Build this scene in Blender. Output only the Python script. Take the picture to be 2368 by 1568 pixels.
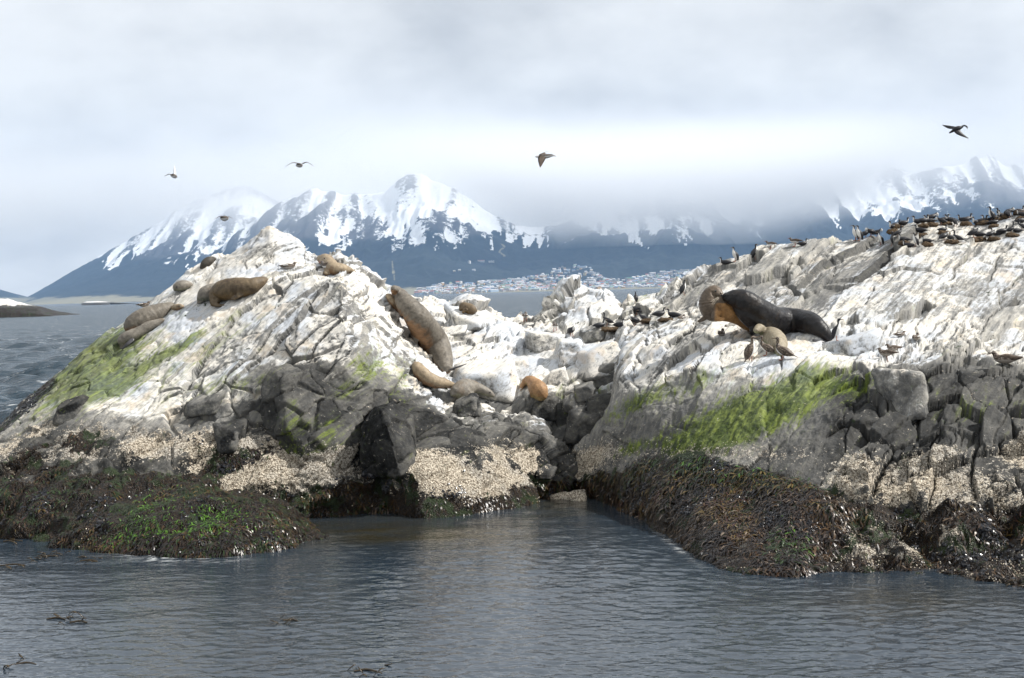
import bpy, bmesh, math, random
import numpy as np
from mathutils import Vector, Matrix, Euler
from mathutils.bvhtree import BVHTree

for _o in list(bpy.data.objects):
    bpy.data.objects.remove(_o)
SC = bpy.context.scene
COL = SC.collection
R = math.radians

# ------------------------------------------------------------------ camera
# The photograph was taken from a boat deck about five metres above the water.
CAM_H = 5.1
PITCH = R(1.94)      # looking slightly down
ROLL = R(1.5)        # the deck rolled a little
FPX = 3251.0         # focal length in units of the 2367 x 1568 measuring grid
GW, GH = 2367.0, 1568.0
cam_d = bpy.data.cameras.new("camera")
cam = bpy.data.objects.new("camera", cam_d)
COL.objects.link(cam)
fwd = Vector((0, math.cos(PITCH), -math.sin(PITCH)))
r0 = Vector((1, 0, 0)); u0 = r0.cross(fwd)
c_right = r0 * math.cos(ROLL) - u0 * math.sin(ROLL)
c_up = u0 * math.cos(ROLL) + r0 * math.sin(ROLL)
CAMP = Vector((0, 0, CAM_H))
cam.matrix_world = Matrix((
    (c_right.x, c_up.x, -fwd.x, 0), (c_right.y, c_up.y, -fwd.y, 0),
    (c_right.z, c_up.z, -fwd.z, CAM_H), (0, 0, 0, 1)))
cam_d.sensor_width = 36.0
cam_d.lens = 36.0 * FPX / GW
cam_d.clip_start = 0.5
cam_d.clip_end = 60000
SC.camera = cam

# ------------------------------------------------------------------ light
SUN_EL, SUN_AZ = R(45), R(92)      # azimuth clockwise from the view axis (+Y)
sun_dir = Vector((math.sin(SUN_AZ) * math.cos(SUN_EL), math.cos(SUN_AZ) * math.cos(SUN_EL), math.sin(SUN_EL)))
sd = bpy.data.lights.new("sun", 'SUN'); sd.energy = 5.0; sd.angle = R(1.2); sd.color = (1.0, 0.96, 0.90)
sun = bpy.data.objects.new("sun", sd); COL.objects.link(sun)
sun.rotation_euler = sun_dir.to_track_quat('Z', 'Y').to_euler()

world = bpy.data.worlds.new("World"); SC.world = world
world.use_nodes = True
def build_world():
    nt = world.node_tree; nt.nodes.clear(); L = nt.links
    def N(t, **k):
        n = nt.nodes.new(t)
        for a, b in k.items(): setattr(n, a, b)
        return n
    out = N('ShaderNodeOutputWorld')
    sky = N('ShaderNodeTexSky', sky_type='NISHITA'); sky.sun_disc = False
    sky.sun_elevation = SUN_EL; sky.sun_rotation = SUN_AZ
    sky.air_density = 1.3; sky.dust_density = 2.0
    bsky = N('ShaderNodeBackground'); bsky.inputs[1].default_value = 0.09
    L.new(sky.outputs[0], bsky.inputs[0])
    tc = N('ShaderNodeTexCoord')
    sep = N('ShaderNodeSeparateXYZ'); L.new(tc.outputs['Generated'], sep.inputs[0])
    def M(op, a, b=None, clamp=False):
        n = N('ShaderNodeMath', operation=op, use_clamp=clamp)
        for i, v in enumerate((a, b)):
            if v is None: continue
            if isinstance(v, (int, float)): n.inputs[i].default_value = v
            else: L.new(v, n.inputs[i])
        return n.outputs[0]
    z = M('MAXIMUM', sep.outputs[2], 0.0)
    den = M('ADD', z, 0.42)
    cx = M('DIVIDE', sep.outputs[0], den); cy = M('DIVIDE', sep.outputs[1], den)
    comb = N('ShaderNodeCombineXYZ'); L.new(cx, comb.inputs[0]); L.new(cy, comb.inputs[1]); comb.inputs[2].default_value = 4.11
    n1 = N('ShaderNodeTexNoise'); n1.inputs['Scale'].default_value = 1.5; n1.inputs['Detail'].default_value = 5; n1.inputs['Roughness'].default_value = 0.5
    L.new(comb.outputs[0], n1.inputs[0])
    n2 = N('ShaderNodeTexNoise'); n2.inputs['Scale'].default_value = 5.0; n2.inputs['Detail'].default_value = 6; n2.inputs['Roughness'].default_value = 0.55
    L.new(comb.outputs[0], n2.inputs[0])
    mixn = M('ADD', M('MULTIPLY', n1.outputs[0], 0.7), M('MULTIPLY', n2.outputs[0], 0.3))
    ramp = N('ShaderNodeValToRGB')
    ramp.color_ramp.interpolation = 'EASE'
    e = ramp.color_ramp.elements
    e[0].position = 0.29; e[0].color = (0.38, 0.385, 0.39, 1)
    e[1].position = 0.60; e[1].color = (0.765, 0.765, 0.75, 1)
    L.new(mixn, ramp.inputs[0])
    # the cloud deck is brightest where one looks through the thin air over the horizon
    hr = N('ShaderNodeMapRange'); hr.inputs[1].default_value = 0.02; hr.inputs[2].default_value = 0.42
    hr.inputs[3].default_value = 1.17; hr.inputs[4].default_value = 1.0
    L.new(z, hr.inputs[0])
    bcl = N('ShaderNodeBackground'); L.new(ramp.outputs[0], bcl.inputs[0]); L.new(hr.outputs[0], bcl.inputs[1])
    mx = N('ShaderNodeMixShader'); mx.inputs[0].default_value = 0.94
    L.new(bsky.outputs[0], mx.inputs[1]); L.new(bcl.outputs[0], mx.inputs[2])
    L.new(mx.outputs[0], out.inputs[0])
build_world()

SC.render.engine = 'CYCLES'
SC.view_settings.view_transform = 'Standard'
SC.view_settings.look = 'None'
SC.view_settings.exposure = 0.38
SC.view_settings.gamma = 1.0
SC.view_settings.use_curve_mapping = False
cy = SC.cycles
cy.use_denoising = True
cy.max_bounces = 16; cy.diffuse_bounces = 2; cy.glossy_bounces = 3; cy.transmission_bounces = 2
cy.transparent_max_bounces = 6; cy.volume_bounces = 16
cy.volume_step_rate = 1.0; cy.volume_max_steps = 96
cy.caustics_reflective = False; cy.caustics_refractive = False

# ------------------------------------------------------------------ measuring grid <-> world
def ray(px, py):
    d = c_right * ((px - GW / 2) / FPX) + c_up * (-(py - GH / 2) / FPX) + fwd
    return d / d.y
def pt(px, py, D):
    """world point seen at grid position (px, py) at forward distance D"""
    return CAMP + ray(px, py) * D
def pts_np(px, py, D):
    a = (px - GW / 2) / FPX; b = -(py - GH / 2) / FPX
    dx = c_right.x * a + c_up.x * b + fwd.x
    dy = c_right.y * a + c_up.y * b + fwd.y
    dz = c_right.z * a + c_up.z * b + fwd.z
    return np.stack([dx / dy * D, D + 0 * dx, CAM_H + dz / dy * D], -1)
def proj_np(P):
    q = P - np.array(CAMP)
    xr = q @ np.array(c_right); yu = q @ np.array(c_up); zf = q @ np.array(fwd)
    return xr / zf * FPX + GW / 2, -yu / zf * FPX + GH / 2
def water_D(px, py):
    """forward distance at which the ray through (px,py) meets the water"""
    r = ray(px, py)
    return CAM_H / max(1e-6, -r.z)
def ppm(D):       # metres per grid pixel at distance D
    return D / FPX

# ------------------------------------------------------------------ noise
def _h(ix, iy, iz, seed):
    h = (ix.astype(np.uint32) * np.uint32(374761393) + iy.astype(np.uint32) * np.uint32(668265263)
         + iz.astype(np.uint32) * np.uint32(2147483647 & 1274126177) + np.uint32(seed * 97531 + 12345))
    h = (h ^ (h >> np.uint32(13))) * np.uint32(1274126177)
    h = (h ^ (h >> np.uint32(16))) * np.uint32(2246822519)
    return h ^ (h >> np.uint32(15))
def _f(h):
    return (h & np.uint32(0xFFFFFF)).astype(np.float32) / np.float32(0xFFFFFF)
_rng0 = np.random.default_rng(1234)
_TV = (_rng0.random(262144).astype(np.float32) * 2 - 1) * np.float32(0.85)      # 64^3 lattice values
_TJ = (0.12 + 0.76 * _rng0.random((262144, 3))).astype(np.float32)
_TR = _rng0.random(262144).astype(np.float32)
_TG = (_rng0.random((262144, 3)).astype(np.float32) * 2 - 1)
def _lat(P, seed):
    i = np.floor(P); f = P - i; i = i.astype(np.int32)
    so = np.array([seed * 13 % 64, seed * 29 % 64, seed * 47 % 64], np.int32)
    return i + so, f
def noise(P, seed=0):
    """smooth lattice noise, about -1..1"""
    P = np.asarray(P, np.float32)
    i, f = _lat(P, seed)
    u = f * f * f * (f * (f * 6 - 15) + 10)
    x0 = (i[..., 0] & 63) << 12; x1 = ((i[..., 0] + 1) & 63) << 12
    y0 = (i[..., 1] & 63) << 6; y1 = ((i[..., 1] + 1) & 63) << 6
    z0 = i[..., 2] & 63; z1 = (i[..., 2] + 1) & 63
    ux, uy, uz = u[..., 0], u[..., 1], u[..., 2]
    def row(xy):
        a = _TV[xy + z0]; return a + (_TV[xy + z1] - a) * uz
    a = row(x0 + y0); a = a + (row(x0 + y1) - a) * uy
    b = row(x1 + y0); b = b + (row(x1 + y1) - b) * uy
    return a + (b - a) * ux
def fbm(P, octaves=4, seed=0, gain=0.5, lac=2.03, ridged=False):
    P = np.asarray(P, np.float32); a = 1.0; s = 0; t = 0
    for k in range(octaves):
        n = noise(P, seed + k * 17)
        if ridged: n = 1 - 2 * np.abs(n) * 1.4
        s = s + a * n; t += a; a *= gain; P = P * lac + 11.3
    return s / t
def voronoi(P, seed=0):
    """F1, F2, random value of the cell, offset from its seed point, random vector of the cell"""
    i, f = _lat(np.asarray(P, np.float32), seed)
    n = len(f)
    F1 = np.full(n, 9., np.float32); F2 = np.full(n, 9., np.float32)
    ids = np.zeros(n, np.int32); off = np.zeros((n, 3), np.float32)
    sg = np.where(f > 0.5, 1, -1).astype(np.int32)
    for k in range(8):
        dc = sg * np.array([k & 1, (k >> 1) & 1, (k >> 2) & 1], np.int32)
        c = (i + dc) & 63
        h = (c[:, 0] << 12) + (c[:, 1] << 6) + c[:, 2]
        o = _TJ[h] + dc - f
        d = np.einsum('ij,ij->i', o, o)
        c1 = d < F1
        F2 = np.where(c1, F1, np.minimum(F2, d))
        F1 = np.where(c1, d, F1)
        ids[c1] = h[c1]; off[c1] = -o[c1]
    return np.sqrt(F1), np.sqrt(F2), _TR[ids], off, _TG[ids]
def sstep(a, b, x):
    t = np.clip((x - a) / (b - a + 1e-9), 0, 1)
    return t * t * (3 - 2 * t)
def lerp(a, b, t): return a + (b - a) * t
def norm3(v):
    v = np.array(v, float); return v / np.linalg.norm(v)

# ------------------------------------------------------------------ object helpers
def tag(o, label=None, cat=None, group=None, kind=None):
    if label: o["label"] = label
    if cat: o["category"] = cat
    if group: o["group"] = group
    if kind: o["kind"] = kind
    return o
def mesh_np(name, V, F, smooth=True):
    """V (n,3); F (m,4) or (m,3) integer array"""
    me = bpy.data.meshes.new(name)
    V = np.asarray(V, np.float32); F = np.asarray(F, np.int32)
    k = F.shape[1]
    me.vertices.add(len(V)); me.vertices.foreach_set("co", V.ravel())
    me.loops.add(F.size); me.loops.foreach_set("vertex_index", F.ravel())
    me.polygons.add(len(F)); me.polygons.foreach_set("loop_start", np.arange(0, F.size, k, dtype=np.int32))
    try: me.polygons.foreach_set("loop_total", np.full(len(F), k, np.int32))
    except Exception: pass
    me.polygons.foreach_set("use_smooth", np.full(len(F), smooth))
    me.update(calc_edges=True); me.validate()
    return me
def link(name, me, mat=None, parent=None):
    o = bpy.data.objects.new(name, me); COL.objects.link(o)
    if mat is not None and me is not None:
        me.materials.clear(); me.materials.append(mat)
    if parent is not None: o.parent = parent
    return o
def empty(name, loc=(0, 0, 0)):
    o = bpy.data.objects.new(name, None); COL.objects.link(o); o.location = loc; o.empty_display_size = 0.1
    return o
def attr(me, name, vals):
    vals = np.asarray(vals, np.float32)
    if vals.ndim == 1:
        a = me.attributes.new(name, 'FLOAT', 'POINT'); a.data.foreach_set("value", vals)
    else:
        a = me.attributes.new(name, 'FLOAT_VECTOR', 'POINT'); a.data.foreach_set("vector", vals.ravel())
def grid_faces(nu, nv):
    i = np.arange(nu * nv).reshape(nu, nv)
    return np.stack([i[:-1, :-1], i[1:, :-1], i[1:, 1:], i[:-1, 1:]], -1).reshape(-1, 4)

# ------------------------------------------------------------------ node helper
class NT:
    def __init__(s, name):
        s.mat = bpy.data.materials.new(name); s.mat.use_nodes = True
        s.nt = s.mat.node_tree; s.nt.nodes.clear()
        s.out = s.N('ShaderNodeOutputMaterial')
    def N(s, t, **k):
        n = s.nt.nodes.new(t)
        for a, b in k.items(): setattr(n, a, b)
        return n
    def L(s, a, b): s.nt.links.new(a, b)
    def put(s, sock, v):
        if isinstance(v, (int, float)): sock.default_value = v
        elif isinstance(v, (tuple, list)):
            sock.default_value = tuple(v) if len(v) == len(sock.default_value) else tuple(v) + (1,)
        else: s.L(v, sock)
    def math(s, op, a, b=None, clamp=False):
        n = s.N('ShaderNodeMath', operation=op, use_clamp=clamp)
        s.put(n.inputs[0], a)
        if b is not None: s.put(n.inputs[1], b)
        return n.outputs[0]
    def mix(s, f, a, b, mode='MIX'):
        n = s.N('ShaderNodeMix', data_type='RGBA', blend_type=mode)
        s.put(n.inputs[0], f); s.put(n.inputs[6], a); s.put(n.inputs[7], b)
        return n.outputs[2]
    def attr(s, name):
        n = s.N('ShaderNodeAttribute', attribute_name=name); return n
    def geo_pos(s): return s.N('ShaderNodeNewGeometry').outputs['Position']
    def obj(s): return s.N('ShaderNodeTexCoord').outputs['Object']
    def noise(s, co, scale, detail=4, rough=0.55, dist=0.0):
        n = s.N('ShaderNodeTexNoise'); s.L(co, n.inputs['Vector'])
        n.inputs['Scale'].default_value = scale; n.inputs['Detail'].default_value = detail
        n.inputs['Roughness'].default_value = rough; n.inputs['Distortion'].default_value = dist
        return n.outputs[0]
    def voro(s, co, scale, feature='F1', out=0):
        n = s.N('ShaderNodeTexVoronoi', feature=feature); s.L(co, n.inputs['Vector']); n.inputs['Scale'].default_value = scale
        return n.outputs[out]
    def ramp(s, v, a, b, lo=0.0, hi=1.0):
        n = s.N('ShaderNodeMapRange'); n.interpolation_type = 'SMOOTHSTEP'
        s.put(n.inputs[0], v); n.inputs[1].default_value = a; n.inputs[2].default_value = b
        n.inputs[3].default_value = lo; n.inputs[4].default_value = hi
        return n.outputs[0]
    def mapping(s, co, rot=(0, 0, 0), scale=(1, 1, 1)):
        n = s.N('ShaderNodeMapping'); s.L(co, n.inputs[0]); n.inputs['Rotation'].default_value = rot; n.inputs['Scale'].default_value = scale
        return n.outputs[0]
    def bump(s, h, strength=0.5, dist=0.05, normal=None):
        n = s.N('ShaderNodeBump'); s.L(h, n.inputs['Height']); n.inputs['Strength'].default_value = strength; n.inputs['Distance'].default_value = dist
        if normal is not None: s.L(normal, n.inputs['Normal'])
        return n.outputs[0]
    def bsdf(s, color, rough=0.8, normal=None, spec=0.5, **k):
        b = s.N('ShaderNodeBsdfPrincipled')
        s.put(b.inputs['Base Color'], color); s.put(b.inputs['Roughness'], rough); s.put(b.inputs['Specular IOR Level'], spec)
        if normal is not None: s.L(normal, b.inputs['Normal'])
        for a, v in k.items(): s.put(b.inputs[a.replace('_', ' ')], v)
        s.L(b.outputs[0], s.out.inputs[0])
        return b
def plain(name, color, rough=0.7, var=0.25, scale=12.0, spec=0.4, bump=0.0):
    m = NT(name); co = m.obj()
    n = m.noise(co, scale, 4, 0.6)
    c = m.mix(m.ramp(n, 0.3, 0.7), tuple(x * (1 - var) for x in color), tuple(min(1, x * (1 + var)) for x in color))
    nr = m.bump(n, 0.5, bump) if bump else None
    m.bsdf(c, rough, nr, spec)
    return m.mat
# ------------------------------------------------------------------ rock material
def rock_material():
    m = NT("weathered_rock")
    pos = m.geo_pos()
    A = m.attr("mask_a"); B = m.attr("mask_b"); Tn = m.attr("tone")
    sa = m.N('ShaderNodeSeparateXYZ'); m.L(A.outputs['Vector'], sa.inputs[0])
    sb = m.N('ShaderNodeSeparateXYZ'); m.L(B.outputs['Vector'], sb.inputs[0])
    st = m.N('ShaderNodeSeparateXYZ'); m.L(Tn.outputs['Vector'], st.inputs[0])
    white, moss, barn = sa.outputs
    weed, pale, cell = sb.outputs          # pale: 0 dark slate .. 1 light grey; cell: tone of the block
    mid, stain, wn = st.outputs            # slow variation of tone, stain and weed kind
    bed = m.attr("bed").outputs['Vector']  # coordinates along the bedding
    fine = m.noise(pos, 9.0, 4, 0.68)
    grain = m.noise(pos, 42.0, 2, 0.6)
    streak = m.noise(m.mapping(bed, scale=(0.9, 7.0, 7.0)), 1.0, 4, 0.68, 0.4)
    streak2 = m.noise(m.mapping(bed, scale=(2.2, 22.0, 22.0)), 1.0, 3, 0.62)
    # bare rock
    dark = m.mix(m.ramp(fine, 0.3, 0.72), (0.005, 0.0055, 0.006), (0.027, 0.028, 0.029))
    light = m.mix(m.ramp(streak, 0.3, 0.7), (0.17, 0.175, 0.18), (0.40, 0.39, 0.365))
    rock = m.mix(pale, dark, light)
    rock = m.mix(m.math('MULTIPLY', cell, 0.5), rock, m.mix(1.0, rock, (1.7, 1.65, 1.55), 'MULTIPLY'))
    # guano white: worn through along the bedding
    wtone = m.mix(m.ramp(mid, 0.32, 0.62), (0.56, 0.59, 0.63), (0.69, 0.66, 0.60))
    wtone = m.mix(m.ramp(cell, 0.15, 0.75), m.mix(1.0, wtone, (0.84, 0.85, 0.87), 'MULTIPLY'), wtone)
    wtone = m.mix(m.ramp(streak2, 0.32, 0.50), (0.34, 0.345, 0.345), wtone)
    wtone = m.mix(m.math('MULTIPLY', m.ramp(stain, 0.60, 0.78), 0.35), wtone, (0.52, 0.40, 0.26))
    wsum = m.math('ADD', white, m.math('MULTIPLY', m.math('SUBTRACT', streak, 0.5), 1.15))
    wsum = m.math('ADD', wsum, m.math('MULTIPLY', m.math('SUBTRACT', fine, 0.5), 0.8))
    col = m.mix(m.ramp(wsum, 0.38, 0.74), rock, wtone)
    # green algae film
    mt = m.mix(m.ramp(fine, 0.3, 0.7), (0.016, 0.030, 0.008), (0.075, 0.112, 0.014))
    mt = m.mix(m.ramp(streak, 0.42, 0.70), mt, (0.165, 0.215, 0.026))
    msum = m.math('ADD', moss, m.math('MULTIPLY', m.math('SUBTRACT', streak, 0.5), 2.2))
    msum = m.math('ADD', msum, m.math('MULTIPLY', m.math('SUBTRACT', streak2, 0.5), 0.9))
    col = m.mix(m.math('MULTIPLY', m.ramp(msum, 0.22, 0.95), 0.85), col, mt)
    # barnacle crust
    bn = m.noise(pos, 22.0, 3, 0.75)
    v1 = m.voro(pos, 38.0)
    bc = m.mix(m.ramp(bn, 0.36, 0.60), (0.075, 0.06, 0.045), (0.67, 0.635, 0.565))
    bc = m.mix(m.math('MULTIPLY', m.ramp(v1, 0.35, 0.6), 0.5), bc, (0.14, 0.11, 0.08))
    bc = m.mix(m.ramp(mid, 0.4, 0.66), bc, m.mix(1.0, bc, (1.25, 1.2, 1.12), 'MULTIPLY'))
    bsum = m.math('ADD', barn, m.math('MULTIPLY', m.math('SUBTRACT', fine, 0.5), 2.5))
    bsum = m.math('ADD', bsum, m.math('MULTIPLY', m.math('SUBTRACT', grain, 0.5), 1.1))
    col = m.mix(m.ramp(bsum, 0.38, 0.58), col, bc)
    # weed and mussel crust
    wc = m.mix(m.ramp(bn, 0.40, 0.66), (0.0025, 0.002, 0.0025), (0.034, 0.020, 0.008))
    wc = m.mix(m.ramp(wn, 0.56, 0.68), wc, m.mix(bn, (0.005, 0.010, 0.005), (0.028, 0.046, 0.011)))
    wc = m.mix(m.ramp(grain, 0.69, 0.77), wc, (0.30, 0.24, 0.17))
    ssum = m.math('ADD', weed, m.math('MULTIPLY', m.math('SUBTRACT', fine, 0.5), 1.8))
    ssum = m.math('ADD', ssum, m.math('MULTIPLY', m.math('SUBTRACT', wn, 0.5), 1.0))
    wf = m.ramp(ssum, 0.40, 0.58)
    col = m.mix(wf, col, wc)
    h = m.math('ADD', m.math('MULTIPLY', fine, 0.75), m.math('MULTIPLY', streak2, 0.45))
    h = m.math('SUBTRACT', h, m.math('MULTIPLY', m.math('MULTIPLY', v1, 0.9), m.math('MAXIMUM', barn, weed)))
    h = m.math('MULTIPLY', h, m.math('SUBTRACT', 1.0, m.math('MULTIPLY', m.ramp(wsum, 0.34, 0.66), 0.68)))
    nr = m.bump(h, 0.9, 0.05)
    rough = m.math('SUBTRACT', 0.86, m.math('MULTIPLY', wf, 0.38))
    m.bsdf(col, rough, nr, m.math('MULTIPLY', m.math('ADD', wf, 0.6), 0.2))
    return m.mat
def tone_attr(me, P, seed=900):
    attr(me, "tone", np.stack([0.5 + 0.75 * fbm(P * 1.1, 4, seed, 0.6), 0.5 + 0.8 * fbm(P * 2.1, 4, seed + 5, 0.65), 0.5 + 0.8 * fbm(P * 2.6, 4, seed + 9, 0.65)], -1))
M_ROCK = rock_material()

# ------------------------------------------------------------------ lofted outcrops
def row_eval(row, px):
    xs = np.array([p[0] for p in row], float); ys = np.array([p[1] for p in row], float)
    Ds = np.array([p[2] if len(p) > 2 else water_D(p[0], p[1]) for p in row], float)
    return np.interp(px, xs, ys), np.interp(px, xs, Ds)
def smooth1(a, k):
    if k < 1: return a
    w = np.hanning(2 * k + 3)[1:-1]; w /= w.sum()
    p = np.concatenate([np.repeat(a[:1], k, 0), a, np.repeat(a[-1:], k, 0)])
    return np.apply_along_axis(lambda c: np.convolve(c, w, 'valid'), 0, p)
def frame(t, s):
    t = norm3(t); s = norm3(s); n = np.cross(t, s); n /= np.linalg.norm(n); s = np.cross(n, t)
    return np.stack([t, s, n])

def loft(rows, px0, px1, step, back=((1.0, -0.3), (2.6, -1.6), (5.0, -4.0), (7.0, None)), front_drop=1.0, soft=2):
    """surface through hand-set profile lines (bottom to crest), continued down the far side"""
    nu = int((px1 - px0) / step) + 1
    px = np.linspace(px0, px1, nu)
    lines = []; keep_py = []
    y0, d0 = row_eval(rows[0], px)
    w = pts_np(px, y0, d0)
    under = w.copy(); under[:, 2] = -front_drop; under[:, 1] -= 0.5; under[:, 0] *= (under[:, 1] / w[:, 1])
    lines.append(under)
    for r in rows:
        y, d = row_eval(r, px)
        lines.append(pts_np(px, y, d))
    crest = lines[-1]
    nf = len(lines)
    for dy, dz in back:
        q = crest.copy(); k = (q[:, 1] + dy) / q[:, 1]
        q[:, 0] *= k; q[:, 1] += dy
        q[:, 2] = -1.2 if dz is None else np.maximum(q[:, 2] + dz, -1.2)
        lines.append(q)
    # subdivide each interval by its apparent height
    seg = []
    for k in range(len(lines) - 1):
        a, b = lines[k], lines[k + 1]
        L = np.linalg.norm(b - a, axis=1).mean()
        if k < nf - 1:
            ya = proj_np(a)[1]; yb = proj_np(b)[1]
            n = int(max(np.abs(ya - yb).max() / step * 1.0, L / 0.30)) + 1
        else:
            n = int(L / 0.22) + 2
        seg.append(n)
    V = []
    for k, n in enumerate(seg):
        for j in range(n):
            V.append(lerp(lines[k], lines[k + 1], j / n))
    V.append(lines[-1])
    V = np.stack(V, 1)                      # (nu, nv, 3)
    if soft:
        V = np.stack([smooth1(c, soft) for c in np.moveaxis(V, 1, 0)], 1)
        V2 = np.stack([smooth1(V[i], soft) for i in range(nu)], 0)
        V = V2
    return V
def grid_normals(V):
    du = np.gradient(V, axis=0); dv = np.gradient(V, axis=1)
    n = np.cross(du, dv); n /= np.linalg.norm(n, axis=-1, keepdims=True) + 1e-9
    # face the camera side / up
    flip = ((n[..., 2] * 0.6 - n[..., 1] * 0.8) < 0)
    if flip.mean() > 0.5: n = -n
    return n

def crag(P, N, F, seed, long=0.10, big=0.16, small=0.05, ledge=0.10, crack=0.07, ledge_w=0.75, lump=0.0,
         long_cells=(4.2, 1.0, 0.8), cells=(1.5, 0.75, 0.6), small_cells=(0.55, 0.26, 0.24)):
    """fractured, bedded rock relief along the normals; returns new points and tone masks"""
    bed = P @ F.T
    warp = np.stack([fbm(P * 0.9, 3, seed + 1), fbm(P * 0.9, 3, seed + 2), fbm(P * 0.9, 3, seed + 3)], -1)
    q = bed + warp * 0.25
    # long slabs parallel to the bedding
    L1, L2, rl, offl, gl = voronoi((bed + warp * np.array([0.5, 0.22, 0.22])) / np.array(long_cells), seed + 101)
    cl = sstep(0.0, 0.035, L2 - L1)
    d = long * ((rl - 0.5) * 1.7 + (offl * gl).sum(-1) * 0.9) + (long * 0.9) * (cl - 1) * sstep(0.2, 0.8, _cellrand(rl))
    # blocks; only some neighbourhoods are broken up
    F1, F2, r1, off, g = voronoi(q / np.array(cells), seed)
    patchb = 0.25 + 0.75 * sstep(-0.2, 0.25, fbm(bed * np.array([0.22, 0.5, 0.5]), 3, seed + 22))
    c1 = sstep(0.0, 0.06, F2 - F1)
    thick = sstep(0.35, 0.75, _cellrand(r1))
    d = d + patchb * (big * ((r1 - 0.5) * 1.5 + (off * g).sum(-1) * 1.1) + crack * 1.6 * (c1 - 1) * (0.15 + thick))
    f1, f2, r2, off2, g2 = voronoi(q / np.array(small_cells), seed + 7)
    patch = sstep(0.0, 0.35, fbm(bed * np.array([0.35, 0.8, 0.8]), 3, seed + 21))
    d = d + (0.12 + 0.88 * patch) * small * ((r2 - 0.5) * 1.6 + (off2 * g2).sum(-1) * 1.3)
    c2 = sstep(0.0, 0.10, f2 - f1)
    d = d + patch * crack * 0.7 * (c2 - 1)
    # bedding ledges: long shallow risers ending in a broken step
    u = bed[:, 1] / ledge_w + 1.1 * fbm(bed * np.array([0.14, 0.4, 0.4]), 3, seed + 31)
    fr = u - np.floor(u)
    strong = _f(_h(np.floor(u).astype(np.int64), np.floor(bed[:, 0] * 0.16 + rl * 0.5).astype(np.int64), np.zeros(len(u), np.int64), seed + 5))
    strong = sstep(0.45, 0.95, strong)
    saw = np.where(fr < 0.88, fr / 0.88, (1 - fr) / 0.12)
    d = d + ledge * strong * (saw - 0.5)
    step = (fr > 0.86) * strong
    d = d + 0.035 * fbm(P * 2.2, 4, seed + 41, 0.55, ridged=True) + 0.016 * fbm(bed * np.array([0.8, 4, 4]), 4, seed + 44) + 0.014 * fbm(P * 9, 3, seed + 43)
    if np.any(lump):
        l = fbm(P * np.array([1.1, 1.1, 1.4]), 4, seed + 51) * 0.9 + 0.5 * (0.6 - voronoi(P * 1.5 + warp * 0.6, seed + 53)[0])
        d = d * (1 - 0.75 * np.clip(lump, 0, 1)) + lump * l * 0.50 + lump * 0.05 * fbm(P * 6, 3, seed + 55)
    tone = np.clip(0.5 * rl + 0.5 * np.where(patchb > 0.6, r1, rl) + 0.3 * patch * (r2 - 0.5), 0, 1)
    edge = np.minimum(1 - patchb * (1 - c1), 1 - 0.65 * patch * (1 - c2))
    return P + N * d[:, None], dict(cell=r1, cell2=tone, edge=np.minimum(edge, 0.4 + 0.6 * cl), step=step, bed=bed, patch=patch)
def _cellrand(r):
    return (r * 7.13) % 1.0

def line_at(px, L):
    return np.interp(px, [p[0] for p in L], [p[1] for p in L])
def ell(px, py, cx, cy_, rx, ry, ang=0.0):
    a = R(ang); dx = px - cx; dy = py - cy_
    u = dx * math.cos(a) - dy * math.sin(a); v = dx * math.sin(a) + dy * math.cos(a)
    return np.exp(-((u / rx) ** 2 + (v / ry) ** 2))
def put_rock(name, V, P2, masks, bed, mat=M_ROCK, nu=None, nv=None):
    me = mesh_np(name, P2, grid_faces(nu, nv))
    attr(me, "mask_a", np.stack(masks[:3], -1)); attr(me, "mask_b", np.stack(masks[3:], -1)); attr(me, "bed", bed); tone_attr(me, P2)
    return link(name, me, mat)
def slope_up(P2, nu, nv):
    n = grid_normals(P2.reshape(nu, nv, 3)).reshape(-1, 3)
    return n

SCATTER = []     # (points, normals, weed, barn, px, py) for the living crust

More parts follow.
